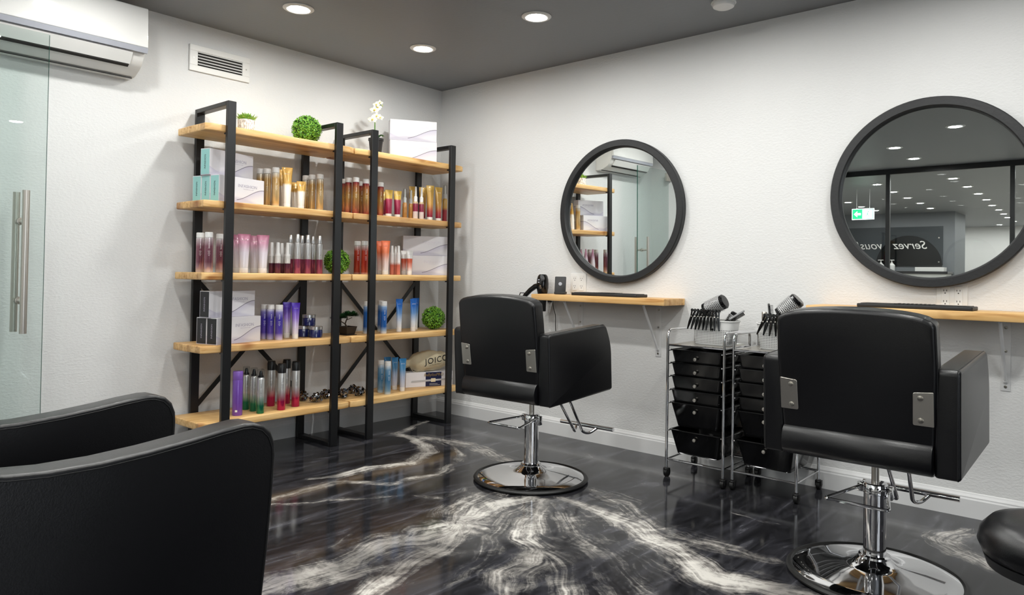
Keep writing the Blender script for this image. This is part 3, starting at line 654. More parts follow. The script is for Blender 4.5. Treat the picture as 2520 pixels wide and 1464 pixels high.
# ------------------------------------------------------------------ lounge chair at the left edge
t = thing('armchair', 'black leatherette armchair with curved arms cut by the left edge', 'chair', (-3.33, -2.285, 0))
zx = [(-.40, .745), (-.33, .722), (-.25, .705), (-.18, .699), (-.08, .699), (.02, .706), (.12, .717), (.19, .727), (.25, .733), (.275, .732), (.305, .722), (.325, .702), (.336, .672), (.338, .64), (.335, .57), (.322, .40), (.305, .24), (.295, .12), (-.38, .12)]
for s in (-1, 1):
    a, b = s*.335, s*.245; lo, hi = min(a, b), max(a, b)
    bm = new(); slab(bm, zx, lo, hi, 1, .009, 4); arm = finish('armrest', bm, LEATHER, t)
    for yy in (a, b):
        o_ = .0004 if yy > (a+b)/2 else -.0004
        m_ = [(x-.010*min(1, max(0, (x-.22)/.1)), yy+o_, z-.012*min(1, max(.15, (z-.30)/.4))) for x, z in zx[:-2]]
        bm = new(); tube(bm, m_, .0014, 6); finish('seam', bm, PIPING, arm)
bm = new(); slab(bm, round_poly([(-.30, .30), (.27, .30), (.285, .36), (.27, .43), (-.30, .42)], .03, 5), -.243, .243, 1, .012, 3); finish('seat_cushion', bm, LEATHER, t)
bm = new(); slab(bm, [(-.30, .13), (.27, .13), (.27, .298), (-.30, .298)], -.244, .244, 1, .008, 2); finish('seat_base', bm, LEATHER, t)
bm = new(); slab(bm, round_poly([(-.41, .12), (-.30, .12), (-.28, .42), (-.33, .78), (-.43, .79)], [.01, .01, .02, .03, .03], 5), -.335, .335, 1, .012, 3); finish('backrest', bm, LEATHER, t)
for sx in (-.33, .25):
    for sy in (-.28, .28):
        bm = new(); lathe(bm, [(.016, 0), (.022, .12)], 14, Matrix.Translation((sx, sy, 0))); finish('leg', bm, BLACK, t)
# stool at the right edge
t = thing('stool', 'round black padded stool at the lower right edge', 'stool', (-1.885, -4.205, 0))
bm = new(); lathe(bm, [(0, .445), (.12, .447), (.150, .452), (.168, .468), (.178, .492), (.172, .520), (.150, .545), (.11, .556), (0, .560)], 48, cap=False); finish('seat', bm, LEATHER, t)
bm = new(); lathe(bm, [(0, .425), (.125, .425), (.158, .438), (.166, .462), (.12, .455), (0, .452)], 40, cap=False); finish('seat_pan', bm, MATTB, t)
bm = new(); lathe(bm, [(.022, .10), (.022, .28), (.014, .285), (.014, .428)], 20); finish('column', bm, CHROME, t)
for k in range(5):
    a = 2*PI*k/5+.3; bm = new(); tube(bm, [(.015*math.cos(a), .015*math.sin(a), .11), (.12*math.cos(a), .12*math.sin(a), .09), (.23*math.cos(a), .23*math.sin(a), .065)], [.018, .015, .012], 10); lg = finish('base_leg', bm, CHROME, t)
    bm = new(); lathe(bm, [(0, -.01), (.022, -.01), (.024, 0), (.022, .01), (0, .01)], 18, Matrix.Translation((.235*math.cos(a), .235*math.sin(a), .0245))@Matrix.Rotation(a, 4, 'Z')@Matrix.Rotation(PI/2, 4, 'X'), cap=False); finish('caster', bm, RUBBER, lg)
# ------------------------------------------------------------------ rolling drawer carts
def make_cart(label, x, y, rz):
    t = thing('rolling_cart', label, 'cart', (x, y, 0), rz, 'chrome carts with black drawers')
    W, D = .168, .165; r = .0078      # half width (y), half depth (x); front at -x
    for s in (-1, 1):
        bm = new(); tube(bm, rounded([(-D, s*W, .055), (-D, s*W, .822), (D, s*W, .822), (D, s*W, .055)], .045, 7), r, 12)
        hp = finish('side_frame', bm, CHROME, t)
        for z in (.10, .738):
            bm = new(); cyl(bm, (-D, s*W, z), (D, s*W, z), .0055, 10); finish('side_rail', bm, CHROME, hp)
    for xx in (-D, D):
        for z in (.10, .738):
            bm = new(); cyl(bm, (xx, -W, z), (xx, W, z), .006, 10); finish('cross_bar', bm, CHROME, t)
    bm = new(); box(bm, (-D+.006, -W+.006, .736), (D-.006, W-.006, .742), .002, 1); finish('top_tray', bm, STEEL, t)
    tops = [(.716, .070), (.643, .070), (.570, .070), (.494, .070), (.422, .135), (.270, .135)]
    for k, (zt, hg) in enumerate(tops):
        bm = new(); wt, wb = W-.020, (W-.030 if hg < .1 else W-.045); dt, db = D-.006, (D-.016 if hg < .1 else D-.035); th = .003
        def ring(wy, dx, z, rad=.018): return [bm.verts.new((p.x, p.y, z)) for p in round_poly([Vector((-dx, -wy)), Vector((dx, -wy)), Vector((dx, wy)), Vector((-dx, wy))], rad, 4)]
        rs = [ring(W-.011, dt+.009, zt-.004, .02), ring(W-.011, dt+.009, zt, .02), ring(wt-.001, dt-.001, zt+.0005), ring(wb-.003, db-.003, zt-hg+.004), ]
        ro = [ring(wt+.002, dt+.002, zt-.004), ring(wb, db, zt-hg)]
        for a, b in zip(rs, rs[1:]):
            for i in range(len(a)): bm.faces.new((a[i], a[(i+1) % len(a)], b[(i+1) % len(b)], b[i]))
        for a, b in ((rs[0], ro[0]), (ro[0], ro[1])):
            for i in range(len(a)): bm.faces.new((a[i], a[(i+1) % len(a)], b[(i+1) % len(b)], b[i]))
        bm.faces.new(rs[-1]); bm.faces.new(ro[-1])
        dr = finish('drawer', bm, GLOSSB, t)
        kz = zt-.047 if hg < .1 else zt-.042
        bm = new(); lathe(bm, [(.005, 0), (.005, .006), (.009, .009), (.0105, .014), (.009, .019), (0, .0205)], 16, Matrix.Translation((-dt-.0 + (.008 if hg > .1 else .006), 0, kz))@Matrix.Rotation(-PI/2, 4, 'Y'), cap=False); finish('knob', bm, STEEL, dr)
        for s in (-1, 1):
            bm = new(); cyl(bm, (-D-.004, s*(W-.0105), zt-.008), (D, s*(W-.0105), zt-.008), .0035, 8); finish('runner', bm, CHROME, dr)
    for sx in (-1, 1):
        for sy in (-1, 1):
            M2 = Matrix.Translation((sx*D, sy*W, 0))
            bm = new(); lathe(bm, [(0, -.011), (.018, -.012), (.0245, -.009), (.0245, .009), (.018, .012), (0, .011)], 20, M2@Matrix.Translation((.008, 0, .0248))@Matrix.Rotation(PI/2, 4, 'X')@Matrix.Rotation(0, 4, 'Z'), cap=False)
            lathe(bm, [(.014, .052), (.016, .044), (.012, .038)], 14, M2); box(bm, (-.008, -.016, .02), (.018, -.0125, .05), .002, 1, mtx=M2); box(bm, (-.008, .0125, .02), (.018, .016, .05), .002, 1, mtx=M2)
            finish('caster', bm, RUBBER, t)
    return t
CA = (-.235, -2.492); CB = (-.215, -2.872)
make_cart('chrome rolling cart with six black drawers, left of the pair', *CA, 0)
make_cart('chrome rolling cart with black drawers, half hidden behind the near styling chair', *CB, 0)
# baskets on the carts
def make_basket(x, y, rz, label):
    t = thing('basket', label, 'basket', (x, y, .7425), rz, 'white woven plastic baskets')
    bm = new(); nn = 48
    def ring(a, b, z):
        o = []
        for k in range(nn):
            q = 2*PI*k/nn; c, s = math.cos(q), math.sin(q); e = .55
            o.append(bm.verts.new((a*math.copysign(abs(c)**e, c), b*math.copysign(abs(s)**e, s), z)))
        return o
    R_ = [ring(.066, .106, .0), ring(.070, .110, .006), ring(.076, .121, .10), ring(.079, .127, .132), ring(.083, .132, .1335), ring(.083, .132, .139), ring(.077, .125, .139), ring(.074, .119, .10), ring(.067, .107, .008)]
    for a, b in zip(R_, R_[1:]):
        for i in range(nn): bm.faces.new((a[i], a[(i+1) % nn], b[(i+1) % nn], b[i]))
    bm.faces.new(R_[0]); bm.faces.new(R_[-1])
    o = finish('basket_body', bm, WEAVE, t)
    me = o.data; at = me.attributes.new('peri', 'FLOAT', 'POINT')
    v = [0.0]*len(me.vertices)
    for i in range(len(me.vertices)):
        k = i % nn; v[i] = k/nn
    # arc-length like coordinate, mirrored so that it has no seam jump in view
    co = [me.vertices[i].co for i in range(len(me.vertices))]
    for i, c in enumerate(co): v[i] = math.atan2(c.y/.12, c.x/.075)/(2*PI)+.5 if False else (c.y/.62 if abs(c.x) > .052 else (c.x/.62+.3))
    at.data.foreach_set('value', v)
    return t
BA = (-.215, -2.522); BB = (-.20, -2.895)
make_basket(*BA, 0, 'white woven basket of brushes and black clips on the left cart')
make_basket(*BB, 0, 'white woven basket of brushes on the cart behind the near chair')
# hair clips gripping the rims
CREAM = mat('cream_plastic', '#e3cfa3', .35)
def make_clip(m):
    t = thing('hair_clip', 'x', 'hair clip')
    for s, nm in ((-1, 'jaw'), (1, 'jaw')):
        bm = new(); pts = [(.0, s*.0015, -.062), (0, s*.004, -.02), (0, s*.0035, .012), (0, s*.009, .045)]
        tube(bm, pts, [.0022, .0042, .0048, .0052], 8); lathe(bm, [(0, -.003), (.0085, -.002), (.0085, .002), (0, .003)], 14, Matrix.Translation((0, s*.009, .048))@Matrix.Rotation(PI/2, 4, 'Y'), cap=False)
        finish(nm, bm, m, t)
    bm = new(); cyl(bm, (-.005, 0, .014), (.005, 0, .014), .0035, 10); finish('hinge_pin', bm, STEEL, t)
    return t
cb = make_clip(GLOSSB); cc = make_clip(CREAM)
def place(src, first, loc, rot, label, group):
    o = src if first else copy_thing(src, loc)
    o.location = loc; o.rotation_euler = rot; o['label'] = label; o['group'] = group; return o
nclip = 9
for k in range(nclip):
    y = .108-k*.0205
    a = -.1+.06*math.sin(k*2.1)
    place(cb, k == 0, (BA[0]-.090-.0, BA[1]+y+.0, .7425+.144), (.30-.05*k, .16 if k % 2 else .08, .3*math.sin(k)), 'black alligator hair clip gripping the front rim of the left basket', 'black clips on the left basket')
for k in range(4):
    place(cb, False, (BB[0]-.091, BB[1]+.075-k*.024, .7425+.136), (.42-.17*k, .12, .2*math.sin(k*2)), 'black alligator hair clip gripping the rim of the basket behind the chair', 'black clips on the hidden basket')
for k in range(2):
    place(cc, k == 0, (BB[0]-.091, BB[1]-.028-k*.027, .7425+.132), (.06, .10, 0), 'cream plastic hair clip on the basket behind the chair, ' + ('left' if k == 0 else 'right') + ' of the two', 'cream clips on the hidden basket')
# brushes
BRIS = mat('black_bristle', '#141414', .6); CERAM = mat('pale_ceramic_barrel', '#c9c9c9', .35)
def barrel_mat():
    m = mat('vented_barrel', '#bdbdbd', .35, .2); nt = m.node_tree; b = nt.nodes['Principled BSDF']; tc = N(nt, 'ShaderNodeTexCoord'); s = N(nt, 'ShaderNodeSeparateXYZ'); nt.links.new(tc.outputs['Object'], s.inputs[0])
    ang = math_(nt, 'MULTIPLY', math_(nt, 'ARCTAN2', s.outputs[1], s.outputs[0]), 24/(2*PI)); zz = math_(nt, 'MULTIPLY', s.outputs[2], 105)
    a = math_(nt, 'ABSOLUTE', math_(nt, 'SUBTRACT', math_(nt, 'FRACT', math_(nt, 'ADD', ang, math_(nt, 'MULTIPLY', zz, .5))), .5)); c = math_(nt, 'ABSOLUTE', math_(nt, 'SUBTRACT', math_(nt, 'FRACT', zz), .5))
    f = math_(nt, 'MULTIPLY', math_(nt, 'LESS_THAN', a, .34), math_(nt, 'LESS_THAN', c, .33)); mx = N(nt, 'ShaderNodeMix', data_type='RGBA'); mx.inputs[6].default_value = rgb('#d6d6d6'); mx.inputs[7].default_value = rgb('#1b1b1b'); nt.links.new(f, mx.inputs[0]); nt.links.new(mx.outputs[2], b.inputs['Base Color']); return m
VENT = barrel_mat()
def round_brush(label, loc, rot, R_=.032, L=.085, hl=.16):
    t = thing('round_brush', label, 'hair brush', loc); t.rotation_euler = rot
    bm = new(); lathe(bm, [(R_-.002, .0), (R_, .002), (R_, L-.002), (R_-.002, L)], 32); b_ = finish('barrel', bm, VENT, t)
    bm = new(); lathe(bm, [(0, L), (R_+.001, L), (R_+.001, L+.012), (R_-.006, L+.018), (0, L+.019)], 28, cap=False); finish('end_cap', bm, GLOSSB, t)
    bm = new(); lathe(bm, [(0, -hl), (.010, -hl+.002), (.012, -hl*.5), (.010, -.03), (R_+.001, -.014), (R_+.001, 0), (0, 0)], 24, cap=False); finish('handle', bm, GLOSSB, t)
    bm = new()
    for i in range(26):
        for j in range(11):
            a = 2*PI*i/26+(j % 2)*.12; z = .006+j*(L-.012)/10; d = Vector((math.cos(a), math.sin(a), 0)); p = d*R_+Vector((0, 0, z)); u = Vector((-d.y, d.x, 0))*.0009; q = p+d*.0105+Vector((0, 0, random.uniform(-.001, .001)))
            v = [bm.verts.new(c) for c in (p-u, p+u, q, p+Vector((0, 0, .0009)))]; bm.faces.new((v[0], v[1], v[2])); bm.faces.new((v[1], v[3], v[2])); bm.faces.new((v[3], v[0], v[2]))
    finish('bristles', bm, BRIS, b_, smooth=False)
    return t
round_brush('large round brush with vented pale barrel leaning in the left basket', (BA[0]+.01, BA[1]+.055, .938), (1.12, -.05, 0), .041, .100, .06)
round_brush('large round brush with vented pale barrel in the basket behind the chair', (BB[0]+.01, BB[1]+.005, .936), (.80, .1, 0), .041, .095, .10)
round_brush('small round brush low in the left basket beside the flat brush', (BA[0]+.035, BA[1]-.062, .868), (.5, .1, 0), .018, .05, .09)
def flat_brush(label, loc, rot, m=None):
    t = thing('flat_brush', label, 'hair brush', loc); t.rotation_euler = rot
    bm = new(); slab(bm, round_poly([(-.02, -.0), (.02, 0), (.024, .05), (.018, .10), (-.018, .10), (-.024, .05)], .012, 5), -.005, .005, 1, .003, 2); hd = finish('head', bm, m or GLOSSB, t)
    bm = new(); tube(bm, [(0, 0, -.11), (0, 0, -.06), (0, 0, .005)], [.008, .010, .009], 12); finish('handle', bm, GLOSSB, t)
    bm = new()
    for i in range(6):
        for j in range(12):
            x, z = -.014+i*.0056, .012+j*.0068
            tube(bm, [(x, -.005, z), (x, -.021, z+.001)], .0007, 4)
    finish('bristles', bm, BRIS, hd, smooth=False); return t
flat_brush('flat black brush with grey back leaning right in the left basket', (BA[0]-.02, BA[1]-.085, .885), (1.0, .2, .5), mat('grey_brush_back', '#8f8f90', .35))
flat_brush('black cushion brush upright in the basket behind the chair', (BB[0]+.02, BB[1]+.075, .885), (-.1, .0, .5))
t = thing('spray_bottle', 'small silver topped black bottle standing in the basket behind the chair', 'bottle', (BB[0]-.03, BB[1]+.088, .752))
bm = new(); lathe(bm, [(0, 0), (.018, 0), (.019, .004), (.019, .13), (.012, .14), (0, .14)], 20, cap=False); finish('body', bm, GLOSSB, t)
bm = new(); lathe(bm, [(.0125, .138), (.0135, .142), (.0135, .185), (.012, .188), (0, .188)], 20); finish('cap', bm, STEEL, t)
# ------------------------------------------------------------------ products on the racks
SIL = '#c9c9c8'; WH = '#f2f1ef'
WCAP = mat('pearl_white_cap', '#e9e8e6', .3, coat=.4); SCAP = mat('silver_cap', '#d4d4d4', .22, .85); BCAP = mat('black_cap', '#101011', .3)
PRINT = mat('white_print', '#f4f2ee', .5); DPRINT = mat('dark_print', '#26262a', .5); GPRINT = mat('grey_print', '#a8a3b3', .5); FPRINT = mat('faint_print', '#d4cfd8', .5)
BODY = {
 'gold_bottle': [(0, '#e2dccd'), (.12, '#d6b67e'), (.5, '#dcbf8c'), (.82, '#c9a060'), (1, '#dad5c8')],
 'gold_tube': [(0, '#f2efe9'), (.50, '#efe9dd'), (.56, '#d9ab55'), (1, '#d8a33c')],
 'gold_small_tube': [(0, '#f2efe9'), (.55, '#efe9dd'), (.62, '#d9ab55'), (1, '#d8a33c')],
 'red_gold_bottle': [(0, '#8e2740'), (.18, '#b9795a'), (.55, '#c9a05c'), (.85, '#b5734a'), (1, '#8b2138')],
 'red_small_tube': [(0, '#8e1d3f'), (.60, '#9b2446'), (.66, '#d3ae4e'), (1, '#c9a240')],
 'red_gold_tube': [(0, '#8c1b3a'), (.18, '#a94540'), (.42, '#c8984c'), (1, '#caa343')],
 'mauve_bottle': [(0, '#ece6e6'), (.12, '#c3a0a8'), (.3, '#8b5767'), (.75, '#91606f'), (.95, '#cdbcc0'), (1, '#e9e5e5')],
 'mauve_tube': [(0, '#e9e5e8'), (.45, '#d8cdd6'), (.75, '#c289a0'), (1, '#b0647f')],
 'mauve_spray': [(0, '#5a2438'), (.25, '#5f2a3e'), (.55, '#4c2233'), (.58, '#cfcdca'), (1, '#c9c7c4')],
 'silver_spray': [(0, '#a35472'), (.46, '#9c4768'), (.47, '#cfcfce'), (1, '#c4c4c3')],
 'red_bottle': [(0, '#c9a39a'), (.08, '#a03a2a'), (.4, '#9e2b1e'), (.8, '#b23a26'), (1, '#cfc6c2')],
 'orange_tube': [(0, '#f0e6e4'), (.3, '#e9c8bd'), (.6, '#e67a4e'), (1, '#ea6b36')],
 'coral_spray': [(0, '#dd8877'), (.45, '#d7705c'), (.6, '#f0e8e6'), (1, '#efefee')],
 'coral_small_tube': [(0, '#efe9e6'), (.2, '#dfa496'), (.45, '#c95b3f'), (.6, '#c9573a'), (.62, '#dedcd9'), (1, '#d5d3d0')],
 'purple_bottle': [(0, '#cbc8e4'), (.10, '#a9a2dc'), (.22, '#5648b4'), (.7, '#473aa6'), (.9, '#8f87cf'), (1, '#e8e6f0')],
 'purple_tube': [(0, '#efeaf4'), (.25, '#d9cbe8'), (.5, '#9a7ad0'), (.8, '#5230b0'), (1, '#43209e')],
 'blue_bottle': [(0, '#e5ebf4'), (.12, '#8fb1dc'), (.25, '#1f62b8'), (.75, '#2667bb'), (.95, '#93b4dc'), (1, '#eef1f6')],
 'blue_tube': [(0, '#f1f3f7'), (.2, '#dbe4f1'), (.5, '#6d9bd4'), (.75, '#1c66bd'), (1, '#1560b8')],
 'purple_can': [(0, '#7a4cb0'), (1, '#7c52b8')],
 'green_mousse': [(0, '#0f6d50'), (.22, '#17765a'), (.42, '#a9bdb4'), (.5, '#cfd0ce'), (1, '#cccdcb')],
 'red_hairspray': [(0, '#a5114f'), (.24, '#b01a56'), (.46, '#c7b4b8'), (.55, '#cfcecb'), (1, '#c7c6c3')],
 'sky_bottle': [(0, '#c9d6e2'), (.12, '#7aa3c6'), (.5, '#3f7ba8'), (.85, '#6f9dc0'), (1, '#dfe5ea')],
 'sky_tube': [(0, '#dcdce8'), (.35, '#b9c3da'), (.62, '#5f97c2'), (1, '#2f79b0')],
}
PAT = {}
def bm_tube_body(d, h, z0):
    """squeeze tube standing on its cap: round at the foot, crimped flat at the top"""
    bm = new(); n = 28; rings = []; lv = [(0, .84, .84), (.02, .86, .86), (.3, .93, .80), (.6, 1.04, .58), (.85, 1.16, .26), (.93, 1.21, .10), (1, 1.24, .06)]
    for t_, a, b in lv:
        rings.append([bm.verts.new((d*.44*a*math.cos(2*PI*k/n), d*.44*b*math.sin(2*PI*k/n), z0+(h-z0)*t_)) for k in range(n)])
    for a, b in zip(rings, rings[1:]):
        for k in range(n): bm.faces.new((a[k], a[(k+1) % n], b[(k+1) % n], b[k]))
    bm.faces.new(rings[0]); bm.faces.new(rings[-1]); return bm
def proto(kind):
    """returns the parts of one kind, built once: [(name, mesh, [(sub name, mesh)...])]"""
    t = bpy.data.objects.new('hair_product', None)
    P = []
    def part(name, bm, m, auto=35):
        o = finish(name, bm, m, auto=auto); me = o.data; bpy.data.objects.remove(o); e = [name, me, []]; P.append(e); return e
    def txt(e, s, size, r, a0, z, m=PRINT, bars=True):
        me = text_mesh(s, size, .0003, 0, 1.15).copy()
        for v in me.vertices:
            x, y, zz = v.co; a = y/r+a0; v.co = Vector((math.cos(a)*(r+zz+.0004), math.sin(a)*(r+zz+.0004), z+x))
        me.materials.clear(); me.materials.append(m); e[2].append(('lettering', me))
        if bars:
            bm = new()
            for k in range(4):
                for j in (0, 1):
                    pass
                zz = z-.030-.008*k; wd = [.9, .7, .85, .5][k]*.62; seg = 6
                vs = []
                for q in range(seg+1):
                    a = a0-wd/2+wd*q/seg; vs.append([bm.verts.new((math.cos(a)*(r+.0004), math.sin(a)*(r+.0004), zz+o_)) for o_ in (-.0007, .0007)])
                for p_, q_ in zip(vs, vs[1:]): bm.faces.new((p_[0], q_[0], q_[1], p_[1]))
            me2 = bpy.data.meshes.new('small_print'); bm.to_mesh(me2); bm.free(); me2.materials.append(m); e[2].append(('small_print', me2))
    VIEW = math.radians(230)
    def round_bottle(d, h, cf, cm, bm_):
        r = d/2; zc = h*(1-cf)
        bm = new(); lathe(bm, [(0, 0), (r-.002, 0), (r, .003), (r, zc-.002), (r-.002, zc)], 28, cap=False); lathe(bm, [(r-.004, zc-.001), (0, zc-.001)], 28, cap=False); e = part('bottle_body', bm, bm_)
        bm = new(); lathe(bm, [(r-.003, zc), (r-.0005, zc+.001), (r-.0005, h-.003), (r-.003, h), (0, h)], 28, cap=False); part('cap', bm, cm)
        return e, r
    g = grad('print_'+kind, BODY[kind], .26, .55 if kind in ('gold_bottle', 'red_gold_bottle', 'silver_spray', 'green_mousse', 'red_hairspray', 'mauve_bottle') else .15) if kind in BODY else None
    if kind in ('gold_bottle', 'red_gold_bottle', 'mauve_bottle', 'red_bottle', 'purple_bottle', 'blue_bottle', 'sky_bottle'):
        h = {'gold_bottle': .245, 'red_gold_bottle': .248, 'mauve_bottle': .228, 'red_bottle': .228, 'purple_bottle': .216, 'blue_bottle': .224, 'sky_bottle': .229}[kind]
        e, r = round_bottle(.0455, h, .13, WCAP, g); txt(e, 'JOICO', .009, r, VIEW+.35, h*.66)
    elif kind in ('gold_tube', 'gold_small_tube', 'red_small_tube', 'red_gold_tube', 'mauve_tube', 'orange_tube', 'coral_small_tube', 'purple_tube', 'blue_tube', 'sky_tube'):
        h, d = {'gold_tube': (.257, .060), 'gold_small_tube': (.182, .056), 'red_small_tube': (.195, .056), 'red_gold_tube': (.268, .057), 'mauve_tube': (.229, .066), 'orange_tube': (.238, .058), 'coral_small_tube': (.177, .047), 'purple_tube': (.226, .050), 'blue_tube': (.236, .050), 'sky_tube': (.234, .048)}[kind]
        cz = .03 if h > .2 else .026
        part('tube_body', bm_tube_body(d, h, cz), g, 50)
        bm = new(); lathe(bm, [(0, 0), (d*.36, 0), (d*.38, .002), (d*.38, cz-.001), (d*.35, cz)], 26, cap=False); part('cap', bm, WCAP)
        e = P[0]; me = text_mesh('JOICO', .0085, .0003, 0, 1.15).copy(); zz = h*.84
        for v in me.vertices: v.co = Vector((v.co.x, -(d*.44*.30+.0006), zz+v.co.y))
        me.materials.clear(); me.materials.append(PRINT if kind not in ('coral_small_tube',) else GPRINT); e[2].append(('lettering', me))
    elif kind in ('mauve_spray', 'coral_spray', 'silver_spray'):
        h, d = {'mauve_spray': (.19, .036), 'coral_spray': (.207, .030), 'silver_spray': (.246, .042)}[kind]; r = d/2; z1 = h*.58 if kind == 'mauve_spray' else h*.72
        if kind == 'silver_spray': z1 = h*.80
        bm = new(); lathe(bm, [(0, 0), (r-.002, 0), (r, .003), (r, z1-.014), (r*.93, z1-.004), (r*.66, z1), (0, z1)], 26, cap=False); e = part('bottle_body', bm, g)
        if kind == 'silver_spray': bm = new(); lathe(bm, [(r*.66, z1), (r*.66, h-.003), (r*.60, h), (0, h)], 24, cap=False); part('cap', bm, SCAP)
        else:
            bm = new(); lathe(bm, [(r*.93, z1-.004), (r*.93, z1+.006), (r*.72, z1+.012), (r*.60, h-.006), (r*.5, h), (0, h)], 22, cap=False); part('cap', bm, WCAP if kind == 'coral_spray' else mat('frosted_cap', '#d9d8d6', .25))
        txt(e, 'JOICO', .007, r, VIEW+.35, h*.42, PRINT, False)
    elif kind in ('serum', 'spray_small', 'oil_spray'):
        h, d = {'serum': (.218, .034), 'spray_small': (.243, .038), 'oil_spray': (.29, .038)}[kind]; r = d/2
        amber = mat('amber_liquid', '#a8763a', .08, coat=.6) if kind == 'serum' else grad('print_'+kind, [(0, '#d9cfcb'), (.42, '#d5c6c4'), (.45, '#84203c'), (.85, '#7f1d38'), (.88, '#b9a27c'), (1, '#b9a27c')], .3) if kind == 'spray_small' else grad('print_'+kind, [(0, '#7a2036'), (.5, '#8c3038'), (.62, '#c39a4c'), (1, '#c9a355')], .25)
        z1 = h*.56 if kind != 'oil_spray' else h*.66
        bm = new(); lathe(bm, [(0, 0), (r-.002, 0), (r, .003), (r, z1-.016), (r*.8, z1-.005), (r*.55, z1), (0, z1)], 24, cap=False); part('bottle_body', bm, amber)
        bm = new(); lathe(bm, [(r*.72, z1-.004), (r*.72, z1+.03), (r*.45, z1+.036), (r*.36, h-.012), (r*.22, h), (0, h)], 22, cap=False); part('spray_head', bm, WCAP)
        if kind != 'spray_small':
            bm = new(); lathe(bm, [(r*.80, z1-.004), (r*.80, h-.004), (r*.72, h+.001), (0, h+.001)], 22, cap=False); part('clear_cap', bm, CLEARP)
    elif kind == 'purple_can':
        bm = new(); lathe(bm, [(0, 0), (.027, 0), (.0285, .004), (.0285, .205), (.0275, .207), (0, .207)], 30, cap=False); e = part('can_body', bm, g)
        bm = new(); lathe(bm, [(.0275, .206), (.0285, .208), (.0285, .254), (.026, .258), (0, .258)], 30, cap=False); part('cap', bm, mat('violet_cap', '#8a62c2', .3))
        bm = new()
        a0 = math.radians(222)
        vs = [[bm.verts.new((math.cos(a0+.45*q/5)*.0290, math.sin(a0+.45*q/5)*.0290, z)) for z in (.022, .034)] for q in range(6)]
        for p_, q_ in zip(vs, vs[1:]): bm.faces.new((p_[0], q_[0], q_[1], p_[1]))
        me2 = bpy.data.meshes.new('price_sticker'); bm.to_mesh(me2); bm.free(); me2.materials.append(PRINT); e[2].append(('price_sticker', me2))
    elif kind == 'green_mousse':
        bm = new(); lathe(bm, [(0, 0), (.0205, 0), (.022, .003), (.022, .200), (.0205, .209), (.0165, .214), (0, .214)], 28, cap=False); e = part('can_body', bm, g); txt(e, 'JOICO', .008, .022, VIEW+.3, .165, DPRINT)
        bm = new(); lathe(bm, [(.017, .213), (.017, .222), (.011, .226), (.010, .238), (.006, .252), (0, .253)], 20, cap=False); part('nozzle', bm, BCAP)
        bm = new(); lathe(bm, [(.0205, .212), (.0205, .259), (.018, .262), (0, .262)], 24, cap=False); part('clear_cap', bm, CLEARP)
    elif kind == 'red_hairspray':
        bm = new(); lathe(bm, [(0, 0), (.023, 0), (.025, .003), (.025, .225), (.023, .230), (0, .230)], 30, cap=False); e = part('can_body', bm, g); txt(e, 'JOICO', .009, .025, VIEW+.3, .185, DPRINT)
        bm = new(); lathe(bm, [(.0255, .226), (.0255, .268), (.0235, .272), (.0235, .280), (.021, .283), (0, .283)], 30, cap=False); part('cap', bm, BCAP)
    elif kind == 'jar':
        bm = new(); lathe(bm, [(0, 0), (.038, 0), (.041, .003), (.041, .047), (.039, .050), (0, .050)], 32, cap=False); part('jar_body', bm, mat('navy_glass', '#141b4e', .1, coat=.8))
        bm = new(); lathe(bm, [(.040, .051), (.0415, .052), (.0415, .070), (.039, .0725), (0, .0725)], 40, cap=False); part('lid', bm, SCAP)
    elif kind == 'bow':
        foil = mat('crinkled_foil', '#8c8c90', .10, 1)
        bm = new(); rd = random.Random(3)
        for k in range(34):
            a = rd.uniform(0, 2*PI); el = rd.uniform(-.1, 1.3); L = rd.uniform(.030, .046); d = Vector((math.cos(a)*math.cos(el), math.sin(a)*math.cos(el), math.sin(el))); s = d.cross(Vector((rd.random(), rd.random(), rd.random()))).normalized(); w_ = s.cross(d).normalized()
            c0 = Vector((0, 0, .026)); prev = None; m_ = 9
            for q in range(m_+1):
                th = 2*PI*q/m_; p = c0+d*(L*.5*(1-math.cos(th)))+w_*(.017*math.sin(th)); jj = Vector((rd.uniform(-1, 1), rd.uniform(-1, 1), rd.uniform(-1, 1)))*.004
                cur = (bm.verts.new(p-s*.0065+jj), bm.verts.new(p+s*.0065-jj*.5))
                if prev: bm.faces.new((prev[0], prev[1], cur[1], cur[0]))
                prev = cur
        zmin = min(v.co.z for v in bm.verts)
        for v in bm.verts: v.co.z -= zmin
        e = part('ribbon_loops', bm, foil, 20); e[1].shade_flat()
        bm = new(); cyl(bm, (0, 0, .001), (0, 0, .02), .006, 8); part('knot', bm, foil)
    return P
PROTO = {}
